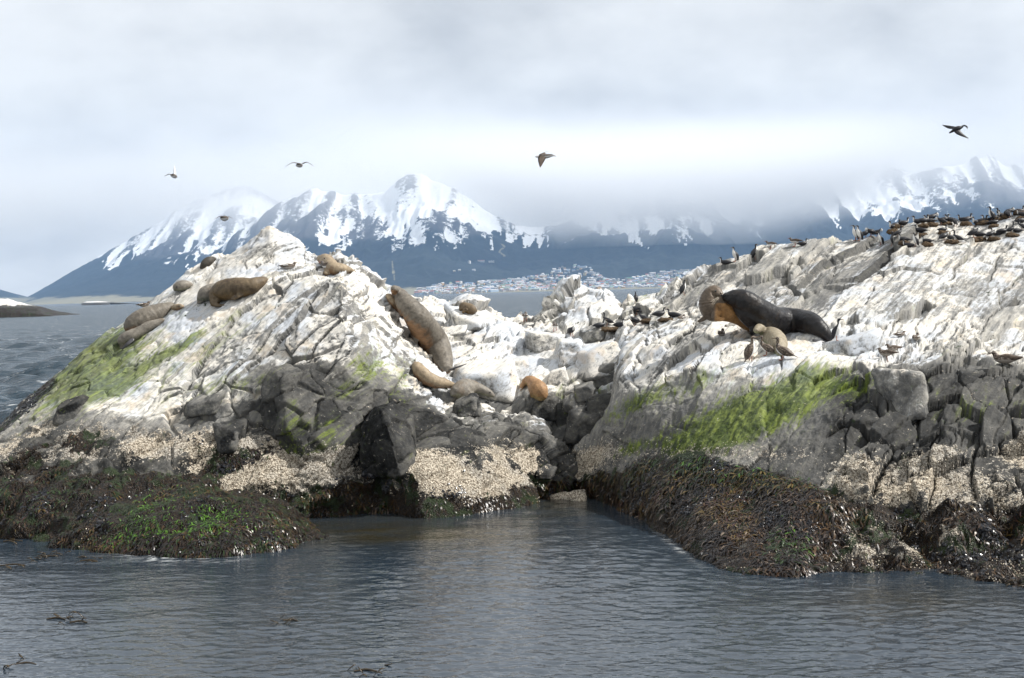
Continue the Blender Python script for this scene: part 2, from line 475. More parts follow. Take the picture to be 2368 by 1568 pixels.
# ---- left outcrop
A_ROWS = [
 [(-260,1275),(0,1240),(150,1262),(350,1262),(560,1225),(720,1200),(830,1188),(1000,1178),(1150,1165),(1260,1150),(1345,1135)],
 [(-260,1180,31.5),(0,1110,32.3),(200,1090,32),(420,1095,31.8),(620,1110,32),(740,1120,32.3),(830,1110,33),(1000,1100,33.6),(1150,1090,33.8),(1260,1095,34.3),(1345,1110,35.2)],
 [(-260,1150,33),(0,1040,33.5),(200,965,33.6),(420,975,33.2),(620,1000,32.9),(740,1010,32.9),(830,1020,33.4),(940,1010,33.9),(1040,1020,34.2),(1150,1035,34.4),(1260,1050,34.8),(1345,1090,35.6)],
 [(-260,1140,34),(0,1015,34.4),(200,905,34.6),(420,895,34),(520,885,33.9),(620,875,33.7),(740,850,33.7),(830,880,33.9),(900,915,34.3),(960,935,34.6),(1040,965,34.8),(1150,985,35),(1260,1005,35.4),(1345,1075,36)],
 [(-260,1130,35),(0,1000,35.2),(200,860,35.6),(300,830,35.4),(420,800,35.1),(520,790,34.9),(620,780,34.6),(740,750,34.4),(800,755,34.3),(870,830,34.9),(940,885,35.3),(1040,930,35.6),(1150,960,35.6),(1260,985,35.8),(1345,1065,36.3)],
 [(-260,1125,36),(0,992,36),(200,832,36.5),(300,775,36.6),(420,700,36.9),(520,670,36.9),(620,650,36.6),(720,642,36.2),(790,652,35.4),(850,720,36),(900,760,36.5),(960,830,36.8),(1040,900,36.8),(1150,948,36.2),(1260,975,36.3),(1345,1060,36.6)],
 [(-260,1121,36.6),(0,988,36.6),(200,820,37.1),(330,735,37.6),(420,672,37.8),(520,622,37.9),(590,598,38.0),(630,592,38.0),(680,600,38),(740,614,38),(800,630,37.4),(850,655,37.8),(900,700,37.9),(960,765,38.1),(1040,888,37.5),(1150,943,36.6),(1260,971,36.6),(1345,1057,36.8)],
 [(-260,1118,37),(0,985,37),(35,938,37.2),(150,848,37.6),(290,755,38),(330,714,38.2),(410,655,38.5),(490,600,38.8),(560,558,39),(600,527,39),(622,514,39),(650,528,39),(690,547,38.9),(715,577,38.8),(735,592,38.8),(770,590,38.8),(783,580,38.8),(800,592,38.8),(820,600,38.8),(850,622,38.8),(890,657,38.8),(910,668,38.8),(960,720,38.8),(1000,790,38.5),(1040,880,37.8),(1150,940,36.9),(1260,968,36.8),(1345,1055,36.9)],
]
FA = frame((1, 0.9, 0.75), (0.67, -0.74, 0.1))
FE = frame((1, 1.46, 0.50), (1.46, -1.0, 0.1))
def build_left():
    V = loft(A_ROWS, -260, 1345, STEP); nu, nv = V.shape[:2]
    N = grid_normals(V).reshape(-1, 3); P = V.reshape(-1, 3)
    px, py = proj_np(P)
    barn_top = line_at(px, [(-260,1100),(0,1030),(100,985),(200,962),(300,970),(400,995),(500,1008),(560,1002),(620,1000),(700,1015),(780,1045),(850,1055),(1000,1055),(1150,1035),(1250,1030),(1345,1060)])
    weed_top = line_at(px, [(-260,1100),(0,1085),(100,1080),(200,1070),(300,1075),(400,1090),(500,1100),(600,1115),(700,1125),(800,1085),(1000,1120),(1250,1100),(1345,1090)])  # weed line; its rise by the standing block also paints in dark shadow
    grey_top = line_at(px, [(-260,1080),(0,1000),(100,955),(200,945),(300,948),(400,950),(480,925),(560,890),(600,850),(700,835),(780,840),(830,890),(880,885),(950,905),(1000,925),(1050,960),(1150,965),(1345,1000)])
    jit = 55 * fbm(P * np.array([0.55, 0.55, 1.0]), 5, 301, 0.6)
    py2 = py + jit
    low = sstep(0, 40, py2 - weed_top)
    front = (P[:, 2] > -2)
    lump = np.clip(low * 1.0 + 0.55 * sstep(-20, 60, py2 - barn_top) * (px < 820), 0, 1)
    calm = np.clip(1.15 * ell(px, py, 470, 740, 380, 105, 36) + 0.8 * ell(px, py, 930, 780, 45, 110, -52), 0, 1)      # the smooth upper slab
    P2, k = crag(P, N, FA, 11, long=0.13 - 0.04 * calm, big=0.15 * (1 - 0.88 * calm), small=0.07 * (1 - 0.7 * calm), ledge=0.06, crack=0.13 * (1 - 0.75 * calm), lump=lump)
    n2 = slope_up(P2, nu, nv)
    up = n2[:, 2]
    sN = fbm(k['bed'] * np.array([0.5, 2.2, 2.2]), 4, 77)
    white = sstep(20, -25, py2 - grey_top)
    white = white * (0.86 + 0.25 * sN) * np.clip(0.45 + 0.75 * up - 0.25 * n2[:, 1], 0.1, 1.15)
    white *= 1 - 0.55 * np.clip(k['step'], 0, 1)
    white *= 0.55 + 0.45 * k['edge']
    white -= 0.5 * sstep(0.02, 0.38, fbm(k['bed'] * np.array([0.3, 1.1, 1.1]), 4, 177)) * (0.4 + 0.6 * (1 - up))
    # bare dark faces on the cap and in the broken ground below the slab
    bare = ell(px, py, 610, 580, 60, 18, 20) * 0.9 + ell(px, py, 830, 845, 50, 50) * 0.55 + ell(px, py, 930, 870, 40, 40) * 0.4 + ell(px, py, 560, 820, 120, 25, 25) * 0.25
    white = np.clip(white - bare * (0.5 + 0.5 * sN), 0, 1.1)
    wash = ell(px, py, 600, 905, 260, 16, 12) * 0.7 + ell(px, py, 320, 960, 180, 14, -4) * 0.5
    white = np.clip(white + wash, 0, 1.1)
    moss = ell(px, py, 215, 852, 165, 56, 38) * 1.45 + ell(px, py, 230, 900, 90, 26, 12) * 0.75 + ell(px, py, 330, 850, 130, 18, 30) * 0.5 + ell(px, py, 420, 800, 120, 16, 28) * 0.62 + ell(px, py, 560, 760, 150, 13, 30) * 0.5 \
        + ell(px, py, 500, 900, 150, 24, 14) * 0.58 + ell(px, py, 770, 905, 60, 28, 0) * 0.55 + ell(px, py, 850, 850, 45, 45) * 0.75 + ell(px, py, 930, 870, 30, 35) * 0.6 + ell(px, py, 420, 860, 150, 30, 20) * 0.35
    moss *= (py2 < barn_top + 8)
    edge_w = sstep(60, 10, py2 - np.interp(px, [-260, 0, 35, 150, 240], [1118, 985, 938, 848, 790])) * sstep(175, 90, px)
    barn = sstep(-30, 45, py2 - barn_top) * sstep(50, -10, py2 - weed_top) * np.clip(0.95 - 0.9 * sstep(-0.05, 0.35, fbm(P * 0.75, 4, 88)), 0, 1)
    weed = np.clip(low + edge_w * 0.9, 0, 1) * 0.95
    weed = np.maximum(weed, sstep(0.02, 0.35, fbm(P * np.array([0.7, 0.7, 0.9]), 4, 92)) * sstep(10, 70, py2 - barn_top) * 0.95)
    weed = np.maximum(weed, sstep(0.35, 0.1, P2[:, 2]))
    pale = np.clip(0.10 + 0.42 * sstep(640, 540, px) * sstep(60, -20, py2 - barn_top) + 0.6 * sstep(30, -30, py2 - grey_top) + 0.2 * sN + 0.25 * (k['cell2'] - 0.5), 0, 1)
    o = put_rock("rock_outcrop", V, P2, (white, moss, barn, weed, pale, k['cell2']), k['bed'], nu=nu, nv=nv)
    tag(o, "tall pale rock outcrop with a pointed top and a steep slab to the sea", None, None, 'structure')
    SCATTER.append((P2, n2, weed, barn, px, py, 'A'))
    return o

# ---- stony saddle between the two outcrops
C_ROWS = [
 [(860,1010,35.2),(1050,1000,35.4),(1200,1000,35.8),(1300,1020,36),(1420,960,36),(1500,900,36)],
 [(860,900,36.4),(1050,925,36.3),(1200,930,36.6),(1300,930,36.8),(1400,900,36.6),(1500,840,36.8)],
 [(860,800,38.8),(950,800,38.6),(1050,840,38),(1200,840,38.2),(1300,840,38.2),(1400,810,38.5),(1500,790,38.5)],
 [(860,730,41),(1050,760,40.3),(1200,770,40.2),(1300,760,40),(1400,755,40),(1500,750,40.3)],
 [(860,690,43),(960,690,43),(1000,688,43),(1040,694,43),(1060,682,43),(1085,678,43),(1110,686,43),(1130,700,43),(1142,716,43),(1190,727,43),(1212,742,43),(1235,728,42.5),(1265,698,42.3),(1300,668,42),(1325,652,42),(1350,657,42),(1370,664,42),(1400,672,42),(1414,690,42),(1430,713,42),(1460,722,42.3),(1500,720,43)],
]
def build_saddle():
    V = loft(C_ROWS, 860, 1500, STEP, soft=1); nu, nv = V.shape[:2]
    N = grid_normals(V).reshape(-1, 3); P = V.reshape(-1, 3)
    px, py = proj_np(P)
    P2, k = crag(P, N, FE, 29, long=0.08, big=0.24, small=0.09, ledge=0.05, cells=(1.1, 0.8, 0.7), small_cells=(0.5, 0.36, 0.32), crack=0.15)
    n2 = slope_up(P2, nu, nv); up = n2[:, 2]
    sN = fbm(k['bed'] * np.array([0.5, 2.2, 2.2]), 4, 78)
    py2 = py + 22 * fbm(P * 1.1, 4, 303)
    white = sstep(30, -30, py2 - 925) * (0.95 + 0.25 * sN) * np.clip(0.55 + 0.6 * up, 0.1, 1.15) * (0.6 + 0.4 * k['edge'])
    white -= 0.5 * sstep(0.0, 0.35, fbm(P * 0.9, 4, 179)) * (0.3 + 0.7 * (1 - up))
    white = np.clip(white, 0, 1.1)
    moss = ell(px, py, 1400, 900, 60, 30) * 0.5 + ell(px, py, 1310, 900, 40, 20) * 0.4
    z0 = np.zeros(len(P))
    pale = np.clip(0.35 + 0.5 * sstep(30, -30, py2 - 920) + 0.3 * (k['cell2'] - 0.5), 0, 1)
    o = put_rock("rock_saddle", V, P2, (white, moss, z0, z0, pale, k['cell2']), k['bed'], nu=nu, nv=nv)
    tag(o, "white stony saddle with a small pale pinnacle between the two outcrops", None, None, 'structure')

# ---- right outcrop
E_ROWS = [
 [(1280,1125),(1340,1142),(1400,1165),(1470,1197),(1560,1252),(1650,1310),(1720,1326),(1830,1332),(1950,1320),(2100,1326),(2367,1350),(2680,1390)],
 [(1280,1115,35.6),(1340,1105,35),(1400,1080,33.6),(1470,1085,32),(1560,1110,30.2),(1650,1150,28.5),(1720,1170,27.5),(1830,1190,26.4),(1950,1220,26),(2100,1240,25.6),(2367,1260,25),(2680,1290,24)],
 [(1280,1110,36),(1340,1060,35.2),(1400,1010,34.2),(1470,1000,33.2),(1560,1000,31.8),(1650,1020,30.4),(1720,1040,29.6),(1830,1060,28.4),(1950,1075,27.6),(2100,1090,27),(2367,1110,26.4),(2680,1130,25.4)],
 [(1280,1100,36.4),(1340,1030,35.6),(1400,960,34.8),(1470,930,34),(1560,925,33),(1650,930,32),(1720,935,31.2),(1830,940,30.2),(1950,960,29),(2100,970,28.6),(2367,990,28),(2680,1010,27)],
 [(1280,1095,36.8),(1340,1015,36),(1400,950,35.2),(1440,885,35),(1500,865,34.6),(1560,860,34.2),(1650,845,33.6),(1720,830,33.2),(1830,828,32.6),(1950,838,31.8),(2050,845,31),(2150,850,30.6),(2367,870,30),(2680,890,29)],
 [(1280,1095,37.4),(1340,1020,36.8),(1400,955,36.4),(1440,830,36.5),(1500,800,36.3),(1560,790,36),(1650,778,35.4),(1720,775,35),(1830,795,34.4),(1950,790,34.3),(2050,780,34),(2150,785,33.6),(2367,800,33),(2680,820,32)],
 [(1280,1100,38),(1340,1040,37.8),(1400,980,37.6),(1440,765,39),(1500,740,39),(1560,725,39),(1650,700,38.8),(1720,690,38.6),(1830,680,38.4),(1950,665,38),(2050,655,37.8),(2150,650,37.4),(2367,660,37),(2680,670,36)],
 [(1280,1110,39),(1340,1070,39),(1400,1010,39),(1425,800,41),(1440,695,42),(1490,680,42),(1550,652,42),(1600,627,42),(1650,608,42),(1690,598,42),(1750,586,42),(1800,574,42),(1900,559,42),(1980,548,42),(2050,537,42),(2075,527,42),(2150,520,42),(2250,508,42),(2300,497,42),(2367,482,42),(2680,430,42)],
]
def build_right():
    V = loft(E_ROWS, 1280, 2680, STEP); nu, nv = V.shape[:2]
    N = grid_normals(V).reshape(-1, 3); P = V.reshape(-1, 3)
    px, py = proj_np(P)
    jit = 55 * fbm(P * np.array([0.55, 0.55, 1.0]), 5, 305, 0.6)
    py2 = py + jit
    white_line = line_at(px, [(1280,1000),(1400,905),(1440,885),(1500,885),(1600,872),(1700,856),(1800,866),(1900,880),(2000,862),(2100,862),(2200,835),(2367,845),(2680,850)])
    weed_top = line_at(px, [(1280,1100),(1340,1090),(1400,1065),(1500,1050),(1600,1035),(1700,1045),(1800,1065),(1900,1105),(2000,1130),(2100,1150),(2367,1185),(2680,1200)])
    barn_top = line_at(px, [(1280,1040),(1400,1020),(1480,1040),(1560,1035),(1700,1045),(1850,1065),(1950,1040),(2050,1050),(2150,1030),(2300,1000),(2367,985),(2680,980)])
    rough_r = sstep(1880, 2000, px) * sstep(835, 870, py)
    slab = sstep(20, -20, py - white_line) * sstep(1560, 1640, px) * sstep(760, 730, py)     # the long upper slab
    green = sstep(-10, 20, py2 - white_line) * sstep(1960, 1860, px)
    low = sstep(0, 45, py2 - weed_top)
    lump = np.clip(low * sstep(1840, 1960, px) * 1.4 + low * 0.25, 0, 1.4)
    amp = 1.0 - 0.88 * green - 0.82 * slab + 0.55 * rough_r
    P2, k = crag(P, N, FE, 47, long=0.10 + 0.06 * slab - 0.05 * green, big=0.15 * amp, small=0.07 * amp, ledge=0.05 + 0.21 * slab, crack=0.13 * amp, ledge_w=1.15, lump=lump)
    n2 = slope_up(P2, nu, nv); up = n2[:, 2]
    sN = fbm(k['bed'] * np.array([0.45, 2.6, 2.6]), 4, 79)
    white = sstep(28 + 75 * sstep(1980, 1880, px), -38, py2 - white_line) * (0.88 + 0.3 * sN) * np.clip(0.5 + 0.6 * up - 0.15 * n2[:, 1], 0.1, 1.15)
    white *= 1 - 0.85 * np.clip(k['step'] * 1.3, 0, 1)  # bare broken step faces; their shadow is painted into the tone too
    white *= 0.6 + 0.4 * k['edge']
    white -= 0.42 * sstep(0.05, 0.4, fbm(k['bed'] * np.array([0.22, 1.0, 1.0]), 4, 178))
    white *= 1 - 0.34 * slab
    scar = ell(px, py, 1600, 690, 130, 14, 28) * 0.7 + ell(px, py, 1850, 700, 150, 15, 32) * 0.6 + ell(px, py, 1960, 640, 90, 10, 30) * 0.55 + ell(px, py, 1780, 650, 120, 10, 27) * 0.5 \
         + ell(px, py, 2230, 870, 150, 22, 8) * 0.6 + ell(px, py, 2330, 770, 60, 40) * 0.35 + ell(px, py, 2240, 665, 50, 35, 30) * 0.3
    white = np.clip(white - scar * (0.6 + 0.9 * sN), 0, 1.1)
    white = np.maximum(white, 0.42 * green * sstep(70, -30, py2 - white_line - 40) * (0.6 + 1.2 * sN))
    moss = ell(px, py, 1755, 945, 190, 52, 24) * 1.08 + ell(px, py, 1670, 990, 250, 48, 22) * 0.62 + ell(px, py, 1480, 920, 90, 20, 30) * 0.75 + ell(px, py, 1580, 900, 140, 22, 22) * 0.65 + ell(px, py, 1640, 1035, 120, 24, 15) * 0.7 \
        + ell(px, py, 1880, 880, 70, 20, -10) * 0.7 + ell(px, py, 2010, 880, 80, 20) * 0.45 + ell(px, py, 2260, 950, 90, 25) * 0.5 + ell(px, py, 1450, 1040, 60, 16, 20) * 0.6 + ell(px, py, 1480, 690, 60, 12, 25) * 0.4
    moss *= sstep(1080, 1040, py2 - 0 * px) * 1.0
    barnR = sstep(-5, 25, py2 - barn_top) * sstep(1230, 1150, py2) * sstep(1880, 1960, px) * 0.9
    barnL = ell(px, py, 1350, 1075, 75, 26, 35) * 1.1
    barnM = ell(px, py, 1640, 1050, 260, 20, 0) * 0.42
    drip = sstep(-0.05, 0.35, fbm(P * np.array([1.5, 1.5, 0.8]), 4, 93)) * sstep(1900, 2000, px) * sstep(-10, 60, py2 - barn_top) * 0.75
    barn = np.clip(np.maximum(np.maximum(barnR * (0.55 + 0.9 * fbm(P * 1.1, 3, 95)), drip), barnL + barnM), 0, 1)
    weed = low * 0.95
    weed = weed * (1 - 0.75 * drip)
    weed = np.maximum(weed, sstep(0.2, 0.42, fbm(P * 1.1, 4, 96)) * sstep(-5, 50, py2 - barn_top) * rough_r * 0.95)
    weed = np.maximum(weed, sstep(0.35, 0.1, P2[:, 2]))
    pale = np.clip(0.16 + 0.16 * green + 0.62 * sstep(30, -40, py2 - white_line) + 0.12 * sN + 0.30 * (k['cell2'] - 0.5) + 0.46 * green * sstep(150, 10, py2 - white_line) - 0.55 * k['step'] * slab, 0, 1)
    o = put_rock("rock_outcrop", V, P2, (white, moss, barn, weed, pale, k['cell2']), k['bed'], nu=nu, nv=nv)
    tag(o, "broad pale rock slope with a bright green algae patch and weedy foot", None, None, 'structure')
    SCATTER.append((P2, n2, weed, barn, px, py, 'E'))

# ---- weed-covered rock at the waterline
F_ROWS = [
 [(120,1262),(250,1277),(450,1291),(600,1276),(690,1264),(748,1254)],
 [(120,1258,29.6),(200,1225,29.3),(300,1205,29),(450,1215,28.4),(600,1220,28.8),(690,1228,29.3),(748,1252,29.6)],
 [(120,1255,30.2),(200,1200,30),(300,1165,29.8),(450,1160,29.6),(600,1172,29.6),(690,1208,30),(748,1250,30)],
 [(120,1252,31),(200,1192,31),(270,1167,31),(330,1145,31),(390,1124,31),(450,1120,31),(520,1134,31),(600,1144,31),(650,1162,31),(700,1204,31),(748,1248,30.6)],
]
def build_weedy():
    V = loft(F_ROWS, 120, 748, STEP, back=((0.5, -0.1), (1.2, -0.5), (2.0, None))); nu, nv = V.shape[:2]
    N = grid_normals(V).reshape(-1, 3); P = V.reshape(-1, 3)
    px, py = proj_np(P)
    P2, k = crag(P, N, FA, 61, lump=np.full(len(P), 0.6))
    n2 = slope_up(P2, nu, nv)
    z0 = np.zeros(len(P))
    moss = z0
    o = put_rock("weedy_rock", V, P2, (z0, moss, z0, z0 + 1.0, z0, k['cell2']), k['bed'], nu=nu, nv=nv)
    tag(o, "low rounded rock wholly covered in green and brown seaweed at the waterline", "rock")
    SCATTER.append((P2, n2, z0 + 1, z0, px, py, 'F'))

STEP = 2.6
build_left(); build_saddle(); build_right(); build_weedy()
# ------------------------------------------------------------------ loose and standing blocks
_ICO = {}
def ico(n):
    if n not in _ICO:
        bm = bmesh.new(); bmesh.ops.create_icosphere(bm, subdivisions=n, radius=1.0)
        _ICO[n] = (np.array([v.co[:] for v in bm.verts], np.float32), np.array([[v.index for v in f.verts] for f in bm.faces], np.int32)); bm.free()
    return _ICO[n]
def tri_normals(P, T):
    fn = np.cross(P[T[:, 1]] - P[T[:, 0]], P[T[:, 2]] - P[T[:, 0]])
    N = np.zeros_like(P)
    for k in range(3): np.add.at(N, T[:, k], fn)
    return N / (np.linalg.norm(N, axis=1, keepdims=True) + 1e-12)
def hull_mesh(name, pts_, seed, sub=4, sharp=26.0, rough=0.05, cells=0.7, tone=(0.1, 0.2), white=0.0, white_z=None, barn_z=None, weed_z=None, moss=0.0, F=None, dark_side=0.0):
    """a block bounded by the planes of a convex hull, its edges worn round, with cracks and relief"""
    if isinstance(pts_, tuple):
        c, nn, dd = pts_
        return _block(name, np.array(c), nn, dd, seed, sub, sharp, rough, cells, tone, white, white_z, barn_z, weed_z, moss, F, dark_side)
    bm = bmesh.new()
    for p in pts_: bm.verts.new(p)
    bmesh.ops.convex_hull(bm, input=bm.verts)
    bmesh.ops.recalc_face_normals(bm, faces=bm.faces)
    c = np.mean([f.calc_center_median()[:] for f in bm.faces], axis=0)
    nn = np.array([f.normal[:] for f in bm.faces if f.calc_area() > 1e-6]); pc = np.array([f.calc_center_median()[:] for f in bm.faces if f.calc_area() > 1e-6]); bm.free()
    dd = ((pc - c) * nn).sum(-1)
    flip = dd < 0; nn[flip] *= -1; dd = np.maximum(np.abs(dd), 0.02)
    return _block(name, c, nn, dd, seed, sub, sharp, rough, cells, tone, white, white_z, barn_z, weed_z, moss, F, dark_side)
def _block(name, c, nn, dd, seed, sub, sharp, rough, cells, tone, white, white_z, barn_z, weed_z, moss, F, dark_side):
    U, T = ico(sub)
    q = np.maximum(U @ (nn / dd[:, None]).T, 0)
    r = 1.0 / np.maximum((q ** sharp).sum(1), 1e-30) ** (1.0 / sharp)
    P = (c + U * r[:, None]).astype(np.float32)
    N = tri_normals(P, T)
    fx = FA if F is None else F
    bed = P @ fx.T
    F1, F2, r1, off, g = voronoi((bed + 0.2 * fbm(P * 1.5, 3, seed)[:, None]) / (np.array([1.6, 0.8, 0.8]) * cells), seed)
    c1 = sstep(0, 0.07, F2 - F1)
    d = rough * ((r1 - 0.5) * 1.2 + (off * g).sum(-1)) + rough * 0.9 * (c1 - 1) + rough * 0.9 * fbm(P * 1.6, 4, seed + 3) + 0.25 * rough * fbm(P * 8, 3, seed + 4)
    P2 = P + N * d[:, None]
    N2 = tri_normals(P2, T)
    me = mesh_np(name, P2, T)
    z = P2[:, 2] + 0.28 * fbm(P * np.array([1.4, 1.4, 2.2]), 4, seed + 8)
    sN = fbm(bed * np.array([0.6, 2.2, 2.2]), 4, seed + 9)
    wh = white * (0.85 + 0.5 * sN) * np.clip(0.55 + 0.6 * N2[:, 2], 0, 1.1)
    if white_z is not None: wh = np.maximum(wh, sstep(white_z - 0.15, white_z + 0.15, z) * np.clip(0.2 + N2[:, 2], 0, 1))
    z0 = 0 * z
    barn = z0 if barn_z is None else sstep(barn_z + 0.2, barn_z - 0.15, z) * np.clip(1.05 - 0.8 * sstep(0.0, 0.35, fbm(P * 1.2, 4, seed + 21)), 0, 1)
    weed = z0 if weed_z is None else sstep(weed_z + 0.25, weed_z - 0.25, z)
    if dark_side:      # mussel bed, with the shade of the left flank painted in too
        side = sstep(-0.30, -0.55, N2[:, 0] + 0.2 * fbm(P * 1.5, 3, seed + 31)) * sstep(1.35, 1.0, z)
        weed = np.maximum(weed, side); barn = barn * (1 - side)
    ms = moss * sstep(-0.2, 0.3, fbm(P * 0.9, 3, seed + 12))
    pale = np.clip(tone[0] + (tone[1] - tone[0]) * r1 + 0.15 * sN, 0, 1)
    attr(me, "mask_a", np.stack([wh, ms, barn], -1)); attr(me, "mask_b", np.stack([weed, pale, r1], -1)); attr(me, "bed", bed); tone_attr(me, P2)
    return me, P2, N2, weed, barn
def named_block(label, pix, seed, **k):
    pts_ = [pt(*p) for p in pix]
    scat = k.pop('scat', False); name = k.pop('name', "boulder")
    me, P2, N2, weed, barn = hull_mesh(name, pts_, seed, **k)
    o = link(name, me, M_ROCK); tag(o, label, "boulder")
    if scat:
        px, py = proj_np(P2); SCATTER.append((P2, N2, weed, barn, px, py, 'B'))
    return o
def below(px, D, z=-0.5):
    p = pt(px, 900, D); p.z = z
    X, Y = proj_np(np.array(p)[None]); return (px, float(Y[0]), D)
# the big standing blocks of the shore, front left to right
named_block("dark standing block with a shaded flat face above the cream boulder",
  [(868,936,33.2),(905,925,33.4),(944,950,33.6),(833,986,32.9),(827,1052,32.7),(886,950,32.6),(903,1010,32.1),(918,1070,32.0),(955,1045,32.5),
   (832,1105,32.9),(925,1105,32.1),(965,1080,32.6),(850,960,34.6),(965,975,34.8),(850,1100,34.6),(965,1100,34.8)], 5, sub=6, sharp=60, rough=0.06, tone=(0.0,0.12), weed_z=0.95, scat=True)
named_block("large cream barnacled boulder at the water's edge beside the inlet",
  [(955,1010,33.6),(1000,985,34.2),(1080,978,34.4),(1150,1008,34.5),(1215,1058,34.7),(838,1070,33.2),(930,1066,32.3),(960,1110,31.9),(1100,1062,33.0),(1190,1090,33.5),(1258,1128,34.0),
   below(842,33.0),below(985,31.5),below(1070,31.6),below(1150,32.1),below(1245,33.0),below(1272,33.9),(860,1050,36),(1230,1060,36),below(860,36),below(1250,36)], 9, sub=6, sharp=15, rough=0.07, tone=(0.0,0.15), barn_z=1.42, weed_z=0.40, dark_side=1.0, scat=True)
named_block("big charcoal slab face with a yellow green stain, left of the standing block",
  [(602,905,33.2),(622,866,33.5),(672,842,33.7),(742,838,33.9),(800,872,33.9),(836,935,33.7),(836,1030,33.2),(770,1045,32.8),(705,1022,32.4),(664,992,32.4),(610,1000,33.0),(652,862,33.1),(700,1080,32.4),(800,1090,32.9),(620,870,35),(830,920,35.2),(640,1080,33.0)], 15, sub=6, sharp=70, rough=0.085, tone=(0.05,0.22), barn_z=1.5, moss=0.45)
named_block("pointed grey rock standing in the water at the mouth of the inlet",
  [(1322,1150,33.9),(1340,1133,34.0),(1355,1131,34.1),(1354,1155,33.8),(1295,1148,34.2),(1262,1143,34.4),below(1275,34.2,-.3),below(1358,33.7,-.3),below(1330,34.8,-.3),below(1330,33.6,-.3)], 18, sharp=30, rough=0.02, cells=0.3, tone=(0.3,0.6), barn_z=0.5)

bpy.context.view_layer.update()
def make_bvh():
    dg = bpy.context.evaluated_depsgraph_get(); out = []
    for o in COL.objects:
        if o.type == 'MESH' and o.name.split('.')[0] in ("rock_outcrop", "rock_saddle", "weedy_rock", "boulder"):
            out.append(BVHTree.FromObject(o, dg))
    return out
BV = make_bvh()
def ground(px, py, default=None):
    """rock surface seen at a grid position -> (point, normal) or None"""
    d = ray(px, py); d = d.normalized(); best = None
    for b in BV:
        h = b.ray_cast(CAMP, d, 80)
        if h[0] is not None and (best is None or h[3] < best[2]): best = (h[0], h[1], h[3])
    return best
def stand(px, py):
    """rock surface at or just below a grid position (for things on a crest)"""
    for k in range(0, 40):
        g = ground(px, py + k * 1.5)
        if g: return g
    return (pt(px, py, 38), Vector((0, 0, 1)), 38)

def boulder(label, px, py, w, h, seed, kind='white', depth=0.8, flat=0.0):
    """angular block seen at (px,py) with the given apparent size, seated on the ground there"""
    rnd = random.Random(seed)
    g = stand(px, py + h * 0.45); D = g[0].y
    s = ppm(D); c = pt(px, py + h * 0.10, D + 0.10 + 0.12 * h * s)
    W, H = w * s / 2, h * s / 2; Dp = W * depth
    nn, dd = [], []
    def plane(v, d):
        v = Vector(v).normalized(); nn.append(v[:]); dd.append(d)
    j = lambda a=0.30: rnd.uniform(-a, a)
    tilt = rnd.uniform(-0.35, 0.25)                   # tops dip the way the bedding does
    plane((tilt + j(.15), -0.25 + j(.25), 1), H * rnd.uniform(.85, 1)); plane((j(), j(), -1), H * 1.4)
    plane((1, j(.5), j(.35)), W * rnd.uniform(.85, 1)); plane((-1, j(.5), j(.35)), W * rnd.uniform(.85, 1))
    plane((j(.45), -1, 0.25 + j(.3)), Dp * rnd.uniform(.75, 1)); plane((j(.4), 1, j()), Dp)
    for _ in range(rnd.choice((2, 3, 3, 4))):          # broken corners
        v = Vector((rnd.choice((-1, 1)) * rnd.uniform(.4, 1), -rnd.uniform(.1, 1), rnd.uniform(-.1, 1)))
        n_ = v.normalized(); plane(v, rnd.uniform(.72, .92) * (abs(n_.x) * W + abs(n_.y) * Dp + abs(n_.z) * H) * 0.86)
    pts_ = (c[:], np.array(nn), np.array(dd))
    k = dict(white=dict(white=1.12, tone=(0.6, 0.95)), grey=dict(white=0.55, tone=(0.35, 0.7)), dark=dict(tone=(0.0, 0.25)), mossy=dict(tone=(0.2, 0.5), moss=0.5, white=0.25),
             barn=dict(tone=(0.0, 0.2), barn_z=9.0))[kind]
    me, *_ = hull_mesh("boulder", pts_, seed, sub=4, sharp=rnd.uniform(18, 60), rough=min(W, H) * 0.085, cells=max(0.35, W), F=FE, **k)
    o = link("boulder", me, M_ROCK); tag(o, label, "boulder", "boulders lying on the islet")
    return o
